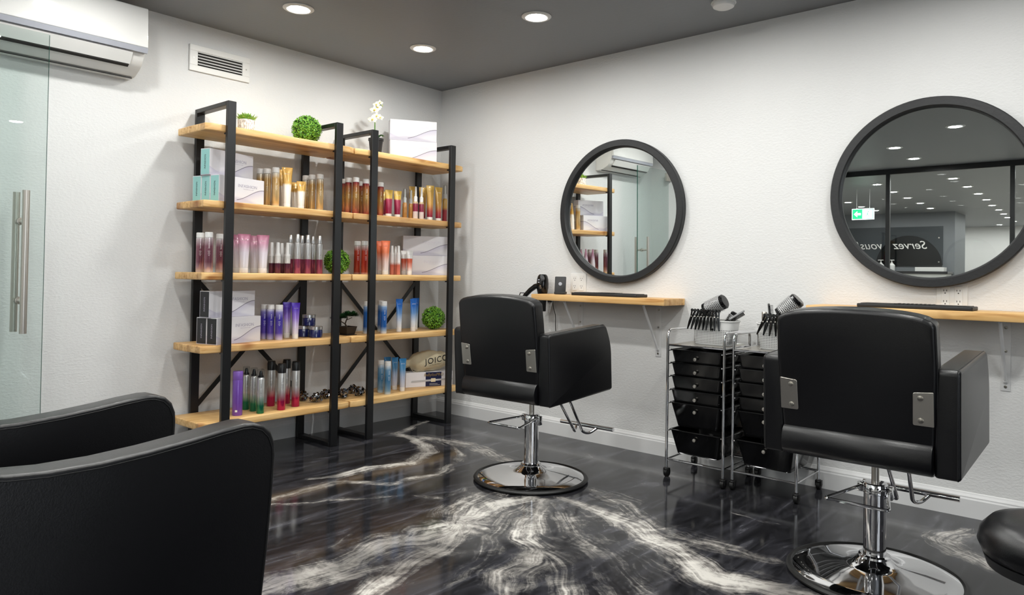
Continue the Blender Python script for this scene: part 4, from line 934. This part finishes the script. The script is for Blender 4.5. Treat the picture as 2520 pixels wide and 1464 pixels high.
DESC = {'gold_bottle': ('hair_product_bottle', 'bottle', 'gold bottle with silver-white cap'), 'gold_tube': ('squeeze_tube', 'tube', 'tall gold and white squeeze tube'), 'gold_small_tube': ('squeeze_tube', 'tube', 'short gold and white squeeze tube'),
 'red_gold_bottle': ('hair_product_bottle', 'bottle', 'crimson and gold bottle with white cap'), 'red_small_tube': ('squeeze_tube', 'tube', 'short gold and crimson squeeze tube'), 'serum': ('serum_bottle', 'bottle', 'amber serum bottle with clear cap'), 'spray_small': ('spray_bottle', 'bottle', 'crimson-labelled bottle with white spray head'),
 'red_gold_tube': ('squeeze_tube', 'tube', 'tall gold tube fading to crimson'), 'oil_spray': ('spray_bottle', 'bottle', 'tall amber and crimson spray bottle'), 'mauve_bottle': ('hair_product_bottle', 'bottle', 'mauve bottle with white cap'), 'mauve_tube': ('squeeze_tube', 'tube', 'mauve and silver squeeze tube'),
 'mauve_spray': ('spray_bottle', 'bottle', 'small silver bottle with plum band'), 'silver_spray': ('spray_can', 'spray can', 'tall silver spray can with rose band'), 'red_bottle': ('hair_product_bottle', 'bottle', 'brick red bottle with white cap'), 'orange_tube': ('squeeze_tube', 'tube', 'tall orange squeeze tube'),
 'coral_spray': ('spray_bottle', 'bottle', 'slim coral and white spray bottle'), 'coral_small_tube': ('squeeze_tube', 'tube', 'short grey and coral squeeze tube'), 'purple_bottle': ('hair_product_bottle', 'bottle', 'violet bottle with white cap'), 'purple_tube': ('squeeze_tube', 'tube', 'violet squeeze tube fading to white'),
 'blue_bottle': ('hair_product_bottle', 'bottle', 'bright blue bottle with white cap'), 'blue_tube': ('squeeze_tube', 'tube', 'bright blue squeeze tube fading to white'), 'purple_can': ('spray_can', 'spray can', 'plain violet spray can'), 'green_mousse': ('mousse_can', 'mousse can', 'silver and green mousse can'),
 'red_hairspray': ('spray_can', 'spray can', 'silver and magenta hairspray can with black cap'), 'sky_bottle': ('hair_product_bottle', 'bottle', 'pale blue bottle with white cap'), 'sky_tube': ('squeeze_tube', 'tube', 'pale blue squeeze tube'), 'jar': ('cosmetic_jar', 'jar', 'navy jar with chrome lid'), 'bow': ('gift_bow', 'bow', 'shiny crinkled foil bow')}
SHN = {1: 'top shelf', 2: 'second shelf', 3: 'third shelf', 4: 'fourth shelf', 5: 'bottom shelf'}
NUMW = ['', 'one', 'two', 'three', 'four', 'five', 'six', 'seven']
ORD = ['', 'second from left', 'third from left', 'fourth from left', 'fifth from left', 'sixth from left']
ITEMS = [
 (('gold_bottle', 2, 'L'), [(-1.668, -0.159), (-1.646, -0.201), (-1.640, -0.290), (-1.320, -0.120), (-1.319, -0.190), (-1.304, -0.260)]),
 (('gold_tube', 2, 'L'), [(-1.515, -0.170), (-1.556, -0.280)]),
 (('gold_small_tube', 2, 'L'), [(-1.443, -0.190), (-1.449, -0.270)]),
 (('red_gold_bottle', 2, 'R'), [(-1.048, -0.170), (-1.074, -0.250), (-1.057, -0.310), (-0.902, -0.160), (-0.968, -0.300), (-0.874, -0.220), (-0.794, -0.240)]),
 (('red_small_tube', 2, 'R'), [(-0.721, -0.180), (-0.759, -0.290), (-0.680, -0.290)]),
 (('serum', 2, 'R'), [(-0.604, -0.280), (-0.531, -0.262)]),
 (('spray_small', 2, 'R'), [(-0.517, -0.298), (-0.462, -0.300)]),
 (('red_gold_tube', 2, 'R'), [(-0.393, -0.120), (-0.317, -0.150), (-0.360, -0.280), (-0.245, -0.250)]),
 (('oil_spray', 2, 'R'), [(-0.170, -0.240)]),
 (('mauve_bottle', 3, 'L'), [(-2.066, -0.220), (-2.069, -0.330), (-1.949, -0.220)]),
 (('mauve_tube', 3, 'L'), [(-1.830, -0.200), (-1.853, -0.320), (-1.717, -0.200), (-1.733, -0.320)]),
 (('mauve_spray', 3, 'L'), [(-1.639, -0.260), (-1.627, -0.310), (-1.546, -0.220), (-1.561, -0.310)]),
 (('silver_spray', 3, 'L'), [(-1.474, -0.200), (-1.492, -0.310), (-1.391, -0.200), (-1.412, -0.300), (-1.310, -0.200), (-1.318, -0.290)]),
 (('red_bottle', 3, 'R'), [(-0.983, -0.240), (-0.975, -0.310), (-0.853, -0.200)]),
 (('orange_tube', 3, 'R'), [(-0.768, -0.220), (-0.795, -0.310)]),
 (('coral_spray', 3, 'R'), [(-0.696, -0.260), (-0.607, -0.190), (-0.678, -0.310)]),
 (('coral_small_tube', 3, 'R'), [(-0.568, -0.240), (-0.574, -0.310)]),
 (('purple_bottle', 4, 'L'), [(-1.640, -0.190), (-1.625, -0.240), (-1.603, -0.300)]),
 (('purple_tube', 4, 'L'), [(-1.488, -0.200), (-1.483, -0.290)]),
 (('blue_bottle', 4, 'R'), [(-0.917, -0.270), (-0.731, -0.190), (-0.809, -0.320)]),
 (('blue_tube', 4, 'R'), [(-0.637, -0.280), (-0.521, -0.300), (-0.414, -0.200)]),
 (('purple_can', 5, 'L'), [(-1.868, -0.310)]),
 (('green_mousse', 5, 'L'), [(-1.744, -0.180), (-1.739, -0.260), (-1.745, -0.350)]),
 (('red_hairspray', 5, 'L'), [(-1.577, -0.180), (-1.601, -0.340), (-1.463, -0.170), (-1.478, -0.300)]),
 (('sky_bottle', 5, 'R'), [(-0.768, -0.250), (-0.779, -0.340)]),
 (('sky_tube', 5, 'R'), [(-0.646, -0.170), (-0.617, -0.220), (-0.620, -0.310)]),
 (('bow', 5, 'L'), [(-1.335, -0.160), (-1.306, -0.270), (-1.185, -0.200)]),
 (('bow', 5, 'R'), [(-1.091, -0.260), (-0.939, -0.160), (-0.955, -0.260)]),
 (('jar', 4, 'L'), [(-1.372, -.205), (-1.340, -.300), (-1.350, -.235, .0729)]),
]
def ordinal(i, n):
    if n == 2: return ('left', 'right')[i]+' of the two'
    if i == 0: return 'leftmost of '+NUMW[n]
    if i == n-1: return 'rightmost of '+NUMW[n]
    if n == 3: return 'middle of three'
    return ORD[i]
for (kind, shelf, side), lst in ITEMS:
    if kind not in PROTO: PROTO[kind] = proto(kind)
    nm, cat, desc = DESC[kind]; n = len(lst); zt = SHZ[shelf-1]
    rackn = {'L': 'left rack', 'R': 'right rack'}[side]
    for i, (x, y, *zo) in enumerate(lst):
        lab = desc+', '+(ordinal(i, n)+', ' if n > 1 else '')+SHN[shelf]+', '+rackn
        if kind == 'jar': lab = ['navy jar with chrome lid, standing at the back left of the jars', 'navy jar with chrome lid, standing at the front right of the jars', 'navy jar with chrome lid, stacked on top of the other jars'][i]
        rz = random.uniform(-.15, .15)
        if 'tube' in kind: rz += -.35
        if kind == 'bow': rz = i*1.3
        t = thing(nm, lab, cat, (x, y, zt+.0003+(zo[0] if zo else 0)), rz, (desc+'s on '+SHN[shelf]+' of '+rackn) if n > 1 else None)
        for pn, me, subs in PROTO[kind]:
            o = put(pn, me, t)
            for sn, sm in subs: put(sn, sm, o)
# ---- cartons
TEAL = mat('teal_carton_end', '#93c9c7', .5); BLKEND = mat('black_carton_end', '#1b1b1f', .4); BORDER = mat('carton_white', '#eceaee', .5)
def carton(label, group, x, y, z, rz, endm, L=.325, W=.078, Hh=.152, title=True, endtext=True):
    t = thing('product_box', label, 'box', (x, y, z+.0003), rz, group)
    bm = new(); box(bm, (-L/2, -W/2, 0), (L/2, W/2, Hh), .0008, 1); finish('carton', bm, CARTON, t, smooth=False)
    if endm:
        bm = new(); box(bm, (-L/2-.0006, -W/2+.004, .004), (-L/2-.0001, W/2-.004, Hh-.004)); e = finish('end_label', bm, endm, t, smooth=False); e['label'] = ('teal' if endm is TEAL else 'black')+' end label'
        Mx = Matrix.Translation((-L/2-.0008, 0, Hh*.5))@Matrix.Rotation(-PI/2, 4, 'Z')@Matrix.Rotation(PI/2, 4, 'X')@Matrix.Rotation(PI/2, 4, 'Z')
        lettering('INFASHION', .016, DPRINT if endm is TEAL else GPRINT, e, Mx)
    if title:
        Mx = Matrix.Translation((L*.12, -W/2-.0003, Hh*.68))@Matrix.Rotation(PI/2, 4, 'X'); lettering('INFASHION', .026, GPRINT if endm else FPRINT, t, Mx, space=1.05)
        Mx = Matrix.Translation((L*.14, -W/2-.0003, Hh*.57))@Matrix.Rotation(PI/2, 4, 'X'); lettering('PROFESSIONAL HAIR', .0075, FPRINT, t, Mx, name='small_print', space=1.1)
    return t
import math as _m
def carton_row(z, fx, fy, rot, n, endm, what, sh, W=.078, L=.325, Hh=.152):
    c, s = math.cos(rot), math.sin(rot)
    for k in range(n):
        ox, oy = fx-s*(W+.002)*k, fy+c*(W+.002)*k      # front-left bottom corner of each box
        sx = .006*k
        cx = ox+c*(L/2+0)-s*W/2; cy = oy+s*(L/2)+c*W/2
        nm = ['front', 'middle' if n == 3 else 'rear', 'rear'][k]
        carton('white carton with %s end, %s one of the lower row, %s, left rack' % (what, nm, sh), '%s-ended cartons on %s' % (what, sh), cx, cy, z, rot, endm, L, W, Hh)
    return c, s
r1 = math.radians(13)
c, s = carton_row(SHZ[1], -2.038, -.372, r1, 3, TEAL, 'teal', 'second shelf', .073)
k = 1.0
cx = -2.038-s*.075*k+c*(.325/2)-s*.0365-.012; cy = -.372+c*.075*k+s*.325/2+c*.0365
carton('white carton with teal end, lying on top of the others, second shelf', 'teal-ended cartons on second shelf', cx, cy, SHZ[1]+.1525, math.radians(16), TEAL, .325, .073, .152)
r2 = math.radians(15)
c, s = carton_row(SHZ[3], -2.036, -.378, r2, 2, BLKEND, 'black', 'fourth shelf', .08)
cx = -2.036-s*.04+c*(.325/2)-s*.04-.012; cy = -.378+c*.04+s*.325/2+c*.04
carton('white carton with black end, lying on top of the others, fourth shelf', 'black-ended cartons on fourth shelf', cx, cy, SHZ[3]+.1525, math.radians(13), BLKEND, .325, .08, .152)
g = 'white cartons on top shelf of right rack'
carton('white carton with lilac swoosh beside the orchid, lower of the stacked two', g, -.492, -.228, SHZ[0], math.radians(-33), None, .345, .075, .152)
carton('white carton with lilac swoosh beside the orchid, upper of the stacked two', g, -.494, -.226, SHZ[0]+.1526, math.radians(-33), None, .345, .075, .152)
g = 'white cartons on third shelf of right rack'
carton('white carton with lilac swoosh, third shelf of right rack, lower of the stacked two', g, -.352, -.245, SHZ[2], math.radians(-31), None, .345, .075, .145)
carton('white carton with lilac swoosh, third shelf of right rack, upper of the stacked two', g, -.362, -.237, SHZ[2]+.1456, math.radians(-31), None, .345, .075, .145)
# straightener box and cloth bag, bottom shelf right
t = thing('hair_tool_box', 'white and navy hair straightener box under the cloth bag', 'box', (-.318, -.235, SHZ[4]+.0003), math.radians(-22))
bm = new(); box(bm, (-.185, -.055, 0), (.185, .055, .108), .001, 1); finish('carton', bm, mat('white_card', '#eeedf2', .4), t, smooth=False)
bm = new(); box(bm, (-.03, -.0558, .0015), (.095, -.0552, .1065)); nv = finish('navy_panel', bm, mat('navy_print', '#1c2247', .4), t, smooth=False); nv['label'] = 'navy printed panel with gold lettering'
GOLDP = mat('gold_print', '#c9a862', .3, .6)
lettering('BaBylissPRO', .030, GOLDP, nv, Matrix.Translation((.033, -.0560, .086))@Matrix.Rotation(PI/2, 4, 'X'), shear=.15)
bm = new()
slab(bm, round_poly([(-.145, .034), (.185, .044), (.185, .056), (-.14, .049)], .006, 4), -.0566, -.0559, 1); finish('straightener_picture', bm, mat('silver_print', '#c3c3c6', .35), t, smooth=False)
bm = new(); box(bm, (.012, -.0572, .033), (.048, -.0566, .060), .0002, 1); finish('plate_picture', bm, mat('cream_print', '#efe3c4', .4), t, smooth=False)
bm = new()
for k in range(2): box(bm, (.0, -.0566, .010+.008*k), (.085-.02*k, -.0560, .0115+.008*k))
finish('small_print', bm, PRINT, nv, smooth=False)
CLOTH = mat('beige_cotton', '#cfc3a5', .85, bump=(180, .3, 3))
t = thing('cloth_bag', 'beige cotton drawstring bag printed JOICO lying on the straightener box', 'bag', (-.305, -.235, SHZ[4]+.1085), math.radians(-22))
bm = new(); nu, nv_ = 40, 22
def bagr(u, v):
    a = 2*PI*v; x = -.19+.36*u
    neck = 1/(1+math.exp(-(u-.13)*26)); full = math.sin(min(1, max(.0, (u+.12)/1.16))*PI)**.5
    ry = .062*(neck*full)+.014+(.03*(1-neck)*max(0, (.1-u)*8)); rz = .068*(neck*full)+.012+(.022*(1-neck)*max(0, (.1-u)*8))
    f = noise.noise(Vector((u*7, math.cos(a)*1.6, math.sin(a)*1.6)))*.010+noise.noise(Vector((u*16, math.cos(a)*3+5, math.sin(a)*3)))*.005+.004*math.sin(a*9)*(1-neck)
    y = (ry+f)*math.cos(a); z = (rz+f)*math.sin(a)
    zc = .064+.020*u
    return Vector((x, y, max(.0, zc+z*(1 if z > 0 else .95))))
R_ = [[bm.verts.new(bagr(i/nu, j/nv_)) for j in range(nv_)] for i in range(nu+1)]
for a, b in zip(R_, R_[1:]):
    for j in range(nv_): bm.faces.new((a[j], a[(j+1) % nv_], b[(j+1) % nv_], b[j]))
bm.faces.new(R_[0]); bm.faces.new(R_[-1])
bag = finish('bag_body', bm, CLOTH, t, auto=60)
def on_bag(me):
    from mathutils.bvhtree import BVHTree
    tree = BVHTree.FromPolygons([v.co.copy() for v in bag.data.vertices], [list(p.vertices) for p in bag.data.polygons])
    for v in me.vertices:
        h_ = tree.ray_cast(Vector((v.co.x, -.3, v.co.y)), Vector((0, 1, 0)))
        v.co = Vector((v.co.x, (h_[0].y if h_[0] else -.05)-.0035, v.co.y))
me = text_mesh('JOICO', .060, .0004, 0, 1.15).copy()
for v in me.vertices: v.co = Vector((v.co.x+.04, v.co.y+.090+.14*v.co.x, 0))
on_bag(me); me.materials.clear(); me.materials.append(DPRINT); put('lettering', me, bag)
me = text_mesh('joi the movement', .013, .0004, 0, 1.0).copy()
for v in me.vertices: v.co = Vector((v.co.x+.03, v.co.y+.058+.14*v.co.x, 0))
on_bag(me); me.materials.clear(); me.materials.append(mat('taupe_print', '#8d8268', .6)); put('small_print', me, bag)
bm = new(); tube(bm, [(-.139, .020*math.cos(a), .066+.019*math.sin(a)) for a in [2*PI*k/20 for k in range(20)]], .0025, 6, closed=True); tube(bm, rounded([(-.14, -.02, .05), (-.15, -.035, .03), (-.14, -.05, .008), (-.10, -.06, .004)], .02, 4), .002, 6); finish('drawstring', bm, CLOTH, t)
# ------------------------------------------------------------------ plants
def leaf_ball(label, x, y, z, r, group):
    t = thing('boxwood_ball', label, 'artificial plant', (x, y, z), 0, group)
    LG = m_leaf('boxwood_leaf', '#3f7d1c', '#8cc23a') if 'boxwood_leaf' not in MATS else MATS['boxwood_leaf']
    bm = new(); rd = random.Random(int(r*1e4)+int(abs(x)*100)); n = 1500
    for k in range(n):
        zz = 1-2*(k+.5)/n; a = k*2.39996; q = math.sqrt(1-zz*zz); d = Vector((q*math.cos(a), q*math.sin(a), zz)); rad = r*rd.uniform(.84, 1.0)
        c0 = d*rad+Vector((0, 0, r*.97)); u = d.cross(Vector((rd.uniform(-1, 1), rd.uniform(-1, 1), rd.uniform(-1, 1)))).normalized(); v = (d*rd.uniform(.2, .9)+u.cross(d)*rd.uniform(.5, 1)).normalized(); s = r*.075*rd.uniform(.8, 1.3)
        pts = [c0-v*s, c0-u*s*.6, c0+v*s*1.1+d*s*.2, c0+u*s*.6]
        f = bm.faces.new([bm.verts.new(p) for p in pts])
    for v in bm.verts: v.co.z = max(v.co.z, .0008)
    finish('foliage', bm, LG, t, smooth=False)
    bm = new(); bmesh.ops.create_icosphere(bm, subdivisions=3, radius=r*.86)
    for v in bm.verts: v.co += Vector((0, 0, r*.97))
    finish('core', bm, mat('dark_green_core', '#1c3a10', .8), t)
gb = 'green boxwood balls on the shelves'
leaf_ball('round green boxwood ball on the top shelf of left rack', -1.398, -.24, SHZ[0], .094, gb)
leaf_ball('round green boxwood ball on the third shelf between the racks', -1.138, -.225, SHZ[2], .086, gb)
leaf_ball('round green boxwood ball on the fourth shelf of right rack', -.285, -.26, SHZ[3], .088, gb)
t = thing('potted_succulent', 'small green succulent in a speckled white cylinder pot on the top shelf', 'potted plant', (-1.800, -.215, SHZ[0]+.0003))
def potmat():
    m = mat('speckled_ceramic', '#e2ded8', .6); nt = m.node_tree; b = nt.nodes['Principled BSDF']; tc = N(nt, 'ShaderNodeTexCoord'); mp = N(nt, 'ShaderNodeMapping'); mp.inputs['Scale'].default_value = (150, 150, 50); n = N(nt, 'ShaderNodeTexNoise', Scale=1.0, Detail=2.0)
    nt.links.new(tc.outputs['Object'], mp.inputs[0]); nt.links.new(mp.outputs[0], n.inputs['Vector']); r = ramp(nt, [(.42, '#b3a89c'), (.55, '#efece8')]); nt.links.new(n.outputs[0], r.inputs[0]); nt.links.new(r.outputs[0], b.inputs['Base Color']); return m
bm = new(); lathe(bm, [(0, 0), (.044, 0), (.048, .004), (.049, .088), (.045, .090), (.043, .082), (0, .080)], 32, cap=False); finish('pot', bm, potmat(), t)
bm = new(); rd = random.Random(5)
for k in range(60):
    a = k*2.4; rad = .006+.036*math.sqrt(k/60); tilt = .15+.85*k/60; d = Vector((math.cos(a)*math.sin(tilt), math.sin(a)*math.sin(tilt), math.cos(tilt))); base = Vector((math.cos(a)*rad*.8, math.sin(a)*rad*.8, .082)); u = Vector((-math.sin(a), math.cos(a), 0)); L = .040+.016*rd.random(); w_ = .008
    nrm = d.cross(u)*.003
    pts = [base-u*w_*.5, base+d*L*.55-u*w_, base+d*L, base+d*L*.55+u*w_, base+u*w_*.5, base+d*L*.5+nrm]
    vs = [bm.verts.new(p) for p in pts]; bm.faces.new((vs[0], vs[1], vs[5])); bm.faces.new((vs[1], vs[2], vs[5])); bm.faces.new((vs[2], vs[3], vs[5])); bm.faces.new((vs[3], vs[4], vs[5])); bm.faces.new((vs[4], vs[0], vs[5]))
finish('leaves', bm, m_leaf('succulent_leaf', '#5d9a2c', '#a8d35e'), t)
# orchid
t = thing('potted_orchid', 'white orchid in a black pot beside the white cartons', 'potted plant', (-.812, -.20, SHZ[0]+.0003))
bm = new(); lathe(bm, [(0, 0), (.036, 0), (.038, .004), (.050, .112), (.054, .114), (.054, .130), (.047, .131), (.045, .112), (0, .110)], 30, cap=False); finish('pot', bm, MATTB, t)
stem = [(0, 0, .11), (-.012, .006, .20), (-.010, .0, .28), (.006, -.006, .345), (.022, -.01, .375), (.034, -.012, .378)]
sp = rounded(stem, .05, 5)
bm = new(); tube(bm, sp, .0026, 8); tube(bm, [(.0, .004, .11), (-.006, .006, .25)], .0018, 6); finish('stem', bm, mat('stem_green', '#5c8a34', .5), t)
bm = new()
for a, L, lift in ((.2, .075, .05), (-2.6, .07, .03), (1.9, .055, .06), (-1.0, .06, .04)):
    d = Vector((math.cos(a), math.sin(a), 0)); u = Vector((-d.y, d.x, 0)); prev = None
    for k in range(9):
        q = k/8; c0 = d*L*q+Vector((0, 0, .112+lift*math.sin(q*2.2))); wv = .017*math.sin(PI*min(1, q*.93+.07))**.7
        cur = [bm.verts.new(c0-u*wv+Vector((0, 0, .005))), bm.verts.new(c0), bm.verts.new(c0+u*wv+Vector((0, 0, .005)))]
        if prev:
            for i in (0, 1): bm.faces.new((prev[i], prev[i+1], cur[i+1], cur[i]))
        prev = cur
finish('leaves', bm, m_leaf('orchid_leaf', '#2f6a2c', '#4f8f45'), t)
PETAL = mat('cream_petal', '#f3f1dc', .55); YELLOW = mat('yellow_centre', '#e2c62c', .5)
def flower(c0, nrm, s):
    nrm = Vector(nrm).normalized(); a = Vector((0, 0, 1)); u = nrm.cross(a).normalized(); v = u.cross(nrm)
    bm = new()
    for k, (ang, L, wd) in enumerate([(90, 1, .55), (210, .95, .5), (330, .95, .5), (10, 1.05, .8), (170, 1.05, .8)]):
        d = u*math.cos(math.radians(ang))+v*math.sin(math.radians(ang)); e = nrm.cross(d); prev = None
        for q in range(6):
            t_ = q/5; w_ = s*wd*.5*math.sin(PI*min(1, t_*.85+.12)); c1 = c0+d*s*L*t_*.95+nrm*(s*.18*math.sin(t_*PI)); cur = [bm.verts.new(c1-e*w_), bm.verts.new(c1+nrm*.001*(-2)), bm.verts.new(c1+e*w_)]
            if prev:
                for i in (0, 1): bm.faces.new((prev[i], prev[i+1], cur[i+1], cur[i]))
            prev = cur
    fl = finish('flower', bm, PETAL, t)
    bm = new(); bmesh.ops.create_icosphere(bm, subdivisions=1, radius=s*.2)
    for vv in bm.verts: vv.co = vv.co+c0+nrm*s*.2
    finish('flower_centre', bm, YELLOW, fl)
for c0, s in [((-.050, -.02, .255), .034), ((-.018, -.025, .285), .030), ((-.034, -.02, .325), .034), ((-.005, -.02, .350), .030), ((.012, -.02, .385), .024), ((.016, -.02, .280), .028), ((-.020, -.022, .365), .026)]:
    flower(Vector(c0), (-.6, -.75, -.1), s)
for c0 in [(.042, -.012, .372), (.036, -.012, .385)]:
    bm = new(); bmesh.ops.create_icosphere(bm, subdivisions=2, radius=.006)
    for vv in bm.verts: vv.co = Vector((vv.co.x*.8, vv.co.y*.8, vv.co.z*1.3))+Vector(c0)
    finish('bud', bm, mat('pale_bud', '#c9d08a', .5), t)
# bonsai
t = thing('artificial_bonsai', 'small dark green bonsai in a square black pot between the racks', 'artificial plant', (-1.075, -.27, SHZ[3]+.0003), .1)
bm = new()
for a, b, z0, z1 in ((.034, .046, .004, .058),):
    lo = [bm.verts.new((x*a, y*a, z0)) for x, y in ((-1, -1), (1, -1), (1, 1), (-1, 1))]; hi = [bm.verts.new((x*b, y*b, z1)) for x, y in ((-1, -1), (1, -1), (1, 1), (-1, 1))]; hi2 = [bm.verts.new((x*(b-.005), y*(b-.005), z1)) for x, y in ((-1, -1), (1, -1), (1, 1), (-1, 1))]; dn = [bm.verts.new((x*(b-.007), y*(b-.007), z1-.01)) for x, y in ((-1, -1), (1, -1), (1, 1), (-1, 1))]
    bm.faces.new(lo)
    for A_, B_ in ((lo, hi), (hi, hi2), (hi2, dn)):
        for i in range(4): bm.faces.new((A_[i], A_[(i+1) % 4], B_[(i+1) % 4], B_[i]))
    bm.faces.new(dn)
box(bm, (-.045, -.045, 0), (.045, .045, .004), .001, 1)
finish('pot', bm, mat('dark_brown_pot', '#1d1512', .5), t, smooth=False)
bm = new(); tube(bm, [(0, 0, .045), (-.02, 0, .075), (-.01, 0, .10), (.0, 0, .115)], [.006, .005, .004, .003], 8); tube(bm, [(-.02, 0, .075), (-.06, 0, .095), (-.09, 0, .105)], [.004, .003, .002], 8); tube(bm, [(-.01, 0, .10), (.04, 0, .115)], [.003, .002], 8); finish('trunk', bm, mat('bark', '#3a2a1d', .8), t)
rd = random.Random(11)
for c0, a, b in [((-.095, 0, .112), .045, .022), ((.0, .0, .125), .045, .024), ((.05, 0, .122), .042, .024), ((-.045, .0, .112), .038, .02)]:
    bm = new()
    for k in range(460):
        d = Vector((rd.gauss(0, 1), rd.gauss(0, 1), abs(rd.gauss(0, .8)))).normalized(); p = Vector(c0)+Vector((d.x*a*rd.uniform(.3, 1), d.y*a*.8*rd.uniform(.3, 1), d.z*b)); q = p+d*.018; s = d.cross(Vector((0, 0, 1))).normalized()*.0034
        bm.faces.new([bm.verts.new(p-s), bm.verts.new(p+s), bm.verts.new(q)])
    finish('foliage', bm, m_leaf('pine_green', '#15391b', '#2c5a2c') if 'pine_green' not in MATS else MATS['pine_green'], t, smooth=False)
# ------------------------------------------------------------------ seen in the near mirror: the far side of the room
GREEN = mat('exit_green', '#1fa56b', .4, emit=1.2); EWHITE = mat('exit_white', '#f2fff8', .4, emit=1.6)
t = thing('exit_sign', 'green exit sign with arrow and running man hanging beyond the glass', 'sign', (-8.6, -.90, 2.19), 0)
bm = new(); box(bm, (-.012, -.17, -.09), (.012, .17, .09), .003, 1); finish('housing', bm, EWHITE, t)
bm = new(); box(bm, (.0125, .008, -.08), (.0135, .16, .08)); box(bm, (.0125, -.16, -.08), (.0135, -.152, .08)); box(bm, (.0125, -.152, -.08), (.0135, .008, -.072)); box(bm, (.0125, -.152, .072), (.0135, .008, .08)); finish('green_panel', bm, GREEN, t, smooth=False)
bm = new()   # arrow pointing to the viewer's right
slab(bm, [(.03, -.018), (.085, -.018), (.085, -.05), (.14, 0), (.085, .05), (.085, .018), (.03, .018)], .0140, .0146, 0); finish('arrow', bm, EWHITE, t, smooth=False)
bm = new()   # running figure
for a, b, w_ in [((.075, .018), (.068, -.012), .011), ((.068, -.012), (.092, -.028), .0075), ((.092, -.028), (.100, -.055), .0065), ((.068, -.012), (.052, -.034), .0075), ((.052, -.034), (.028, -.036), .0065), ((.074, .020), (.098, .006), .0055), ((.098, .006), (.112, .018), .005), ((.074, .020), (.050, .010), .0055), ((.050, .010), (.042, -.010), .005)]:
    A_, B_ = Vector(a), Vector(b); d = (B_-A_).normalized(); nn = Vector((-d.y, d.x))*w_*.5
    slab(bm, [Vector((-p.x, p.y)) for p in (A_-nn, B_-nn, B_+nn, A_+nn)], .0136, .0142, 0)
slab(bm, [(-.082+.0085*math.cos(2*PI*k/14), .038+.0085*math.sin(2*PI*k/14)) for k in range(14)], .0136, .0142, 0); finish('running_figure', bm, GREEN, t, smooth=False)
bm = new(); cyl(bm, (0, -.1, .09), (0, -.1, .41), .004, 8); cyl(bm, (0, .1, .09), (0, .1, .41), .004, 8); finish('hanger', bm, TRIM, t)
XW = -13.6
t = thing('lettered_sign', 'clear wall panel with white script lettering Servez-vous', 'sign', (XW, -.16, 1.87))
bm = new(); box(bm, (.03, -1.0, -.42), (.038, 1.0, .42), .002, 1); finish('acrylic_panel', bm, m_glass('smoked_acrylic', (.72, .74, .75), 1.0), t, smooth=False)
me = None
Mx = Matrix(((0, 0, 1, .045), (1, 0, 0, .0), (0, 1, 0, .01), (0, 0, 0, 1)))
lettering('Servez - vous!', .25, EWHITE if False else PRINT, t, Mx, shear=.35)
for y in (-.92, .92):
    for z in (-.35, .17):
        bm = new(); lathe(bm, [(.015, 0), (.015, .045), (0, .046)], 12, Matrix.Translation((0, y, z))@Matrix.Rotation(PI/2, 4, 'Y')); finish('standoff', bm, STEEL, t)
t = thing('arched_panel', 'large black arch on the grey wall behind the lettering', 'panel', (XW, -.48, 0))
bm = new(); slab(bm, [(.66*math.cos(PI*k/40), 1.42+.68*math.sin(PI*k/40)) for k in range(41)], .001, .02, 0); finish('arch', bm, mat('black_panel', '#121314', .35), t, smooth=False)
t = thing('service_counter', 'dark topped counter standing along the grey wall', 'counter', (XW, .3, 0))
bm = new(); box(bm, (.02, -1.62, 0), (.58, 1.5, 1.26), .004, 1); finish('cabinet', bm, mat('pale_cabinet', '#c8c9c6', .5), t, smooth=False)
bm = new(); box(bm, (.02, -1.65, 1.26), (.62, 1.54, 1.31), .004, 1); finish('worktop', bm, mat('dark_worktop', '#1e1e20', .3), t, smooth=False)
for k, y in enumerate((-.22, .0)):
    t = thing('pump_bottle', 'white pump bottle on the dark counter, %s of the two' % ('nearer the tray' if k == 0 else 'farther from the tray'), 'bottle', (XW+.3, y, 1.3102), PI, 'white pump bottles')
    bm = new(); lathe(bm, [(0, 0), (.06, 0), (.065, .01), (.065, .13), (.03, .17), (.02, .175), (0, .175)], 20, cap=False); finish('body', bm, WPLASTM, t)
    bm = new(); lathe(bm, [(.022, .175), (.022, .19), (.008, .195), (.008, .24), (0, .241)], 12, cap=False); box(bm, (-.01, -.06, .235), (.01, .05, .25), .003, 1); finish('pump', bm, WPLASTM, t)
t = thing('tray', 'white shallow tray on the dark counter', 'tray', (XW+.3, -.98, 1.3102))
bm = new(); box(bm, (-.15, -.27, 0), (.15, .27, .012), .003, 1); box(bm, (-.15, -.27, .012), (-.14, .27, .09), .002, 1); box(bm, (.14, -.27, .012), (.15, .27, .09), .002, 1); box(bm, (-.14, -.27, .012), (.14, -.26, .09), .002, 1); box(bm, (-.14, .26, .012), (.14, .27, .09), .002, 1); finish('tray_body', bm, WPLASTM, t)
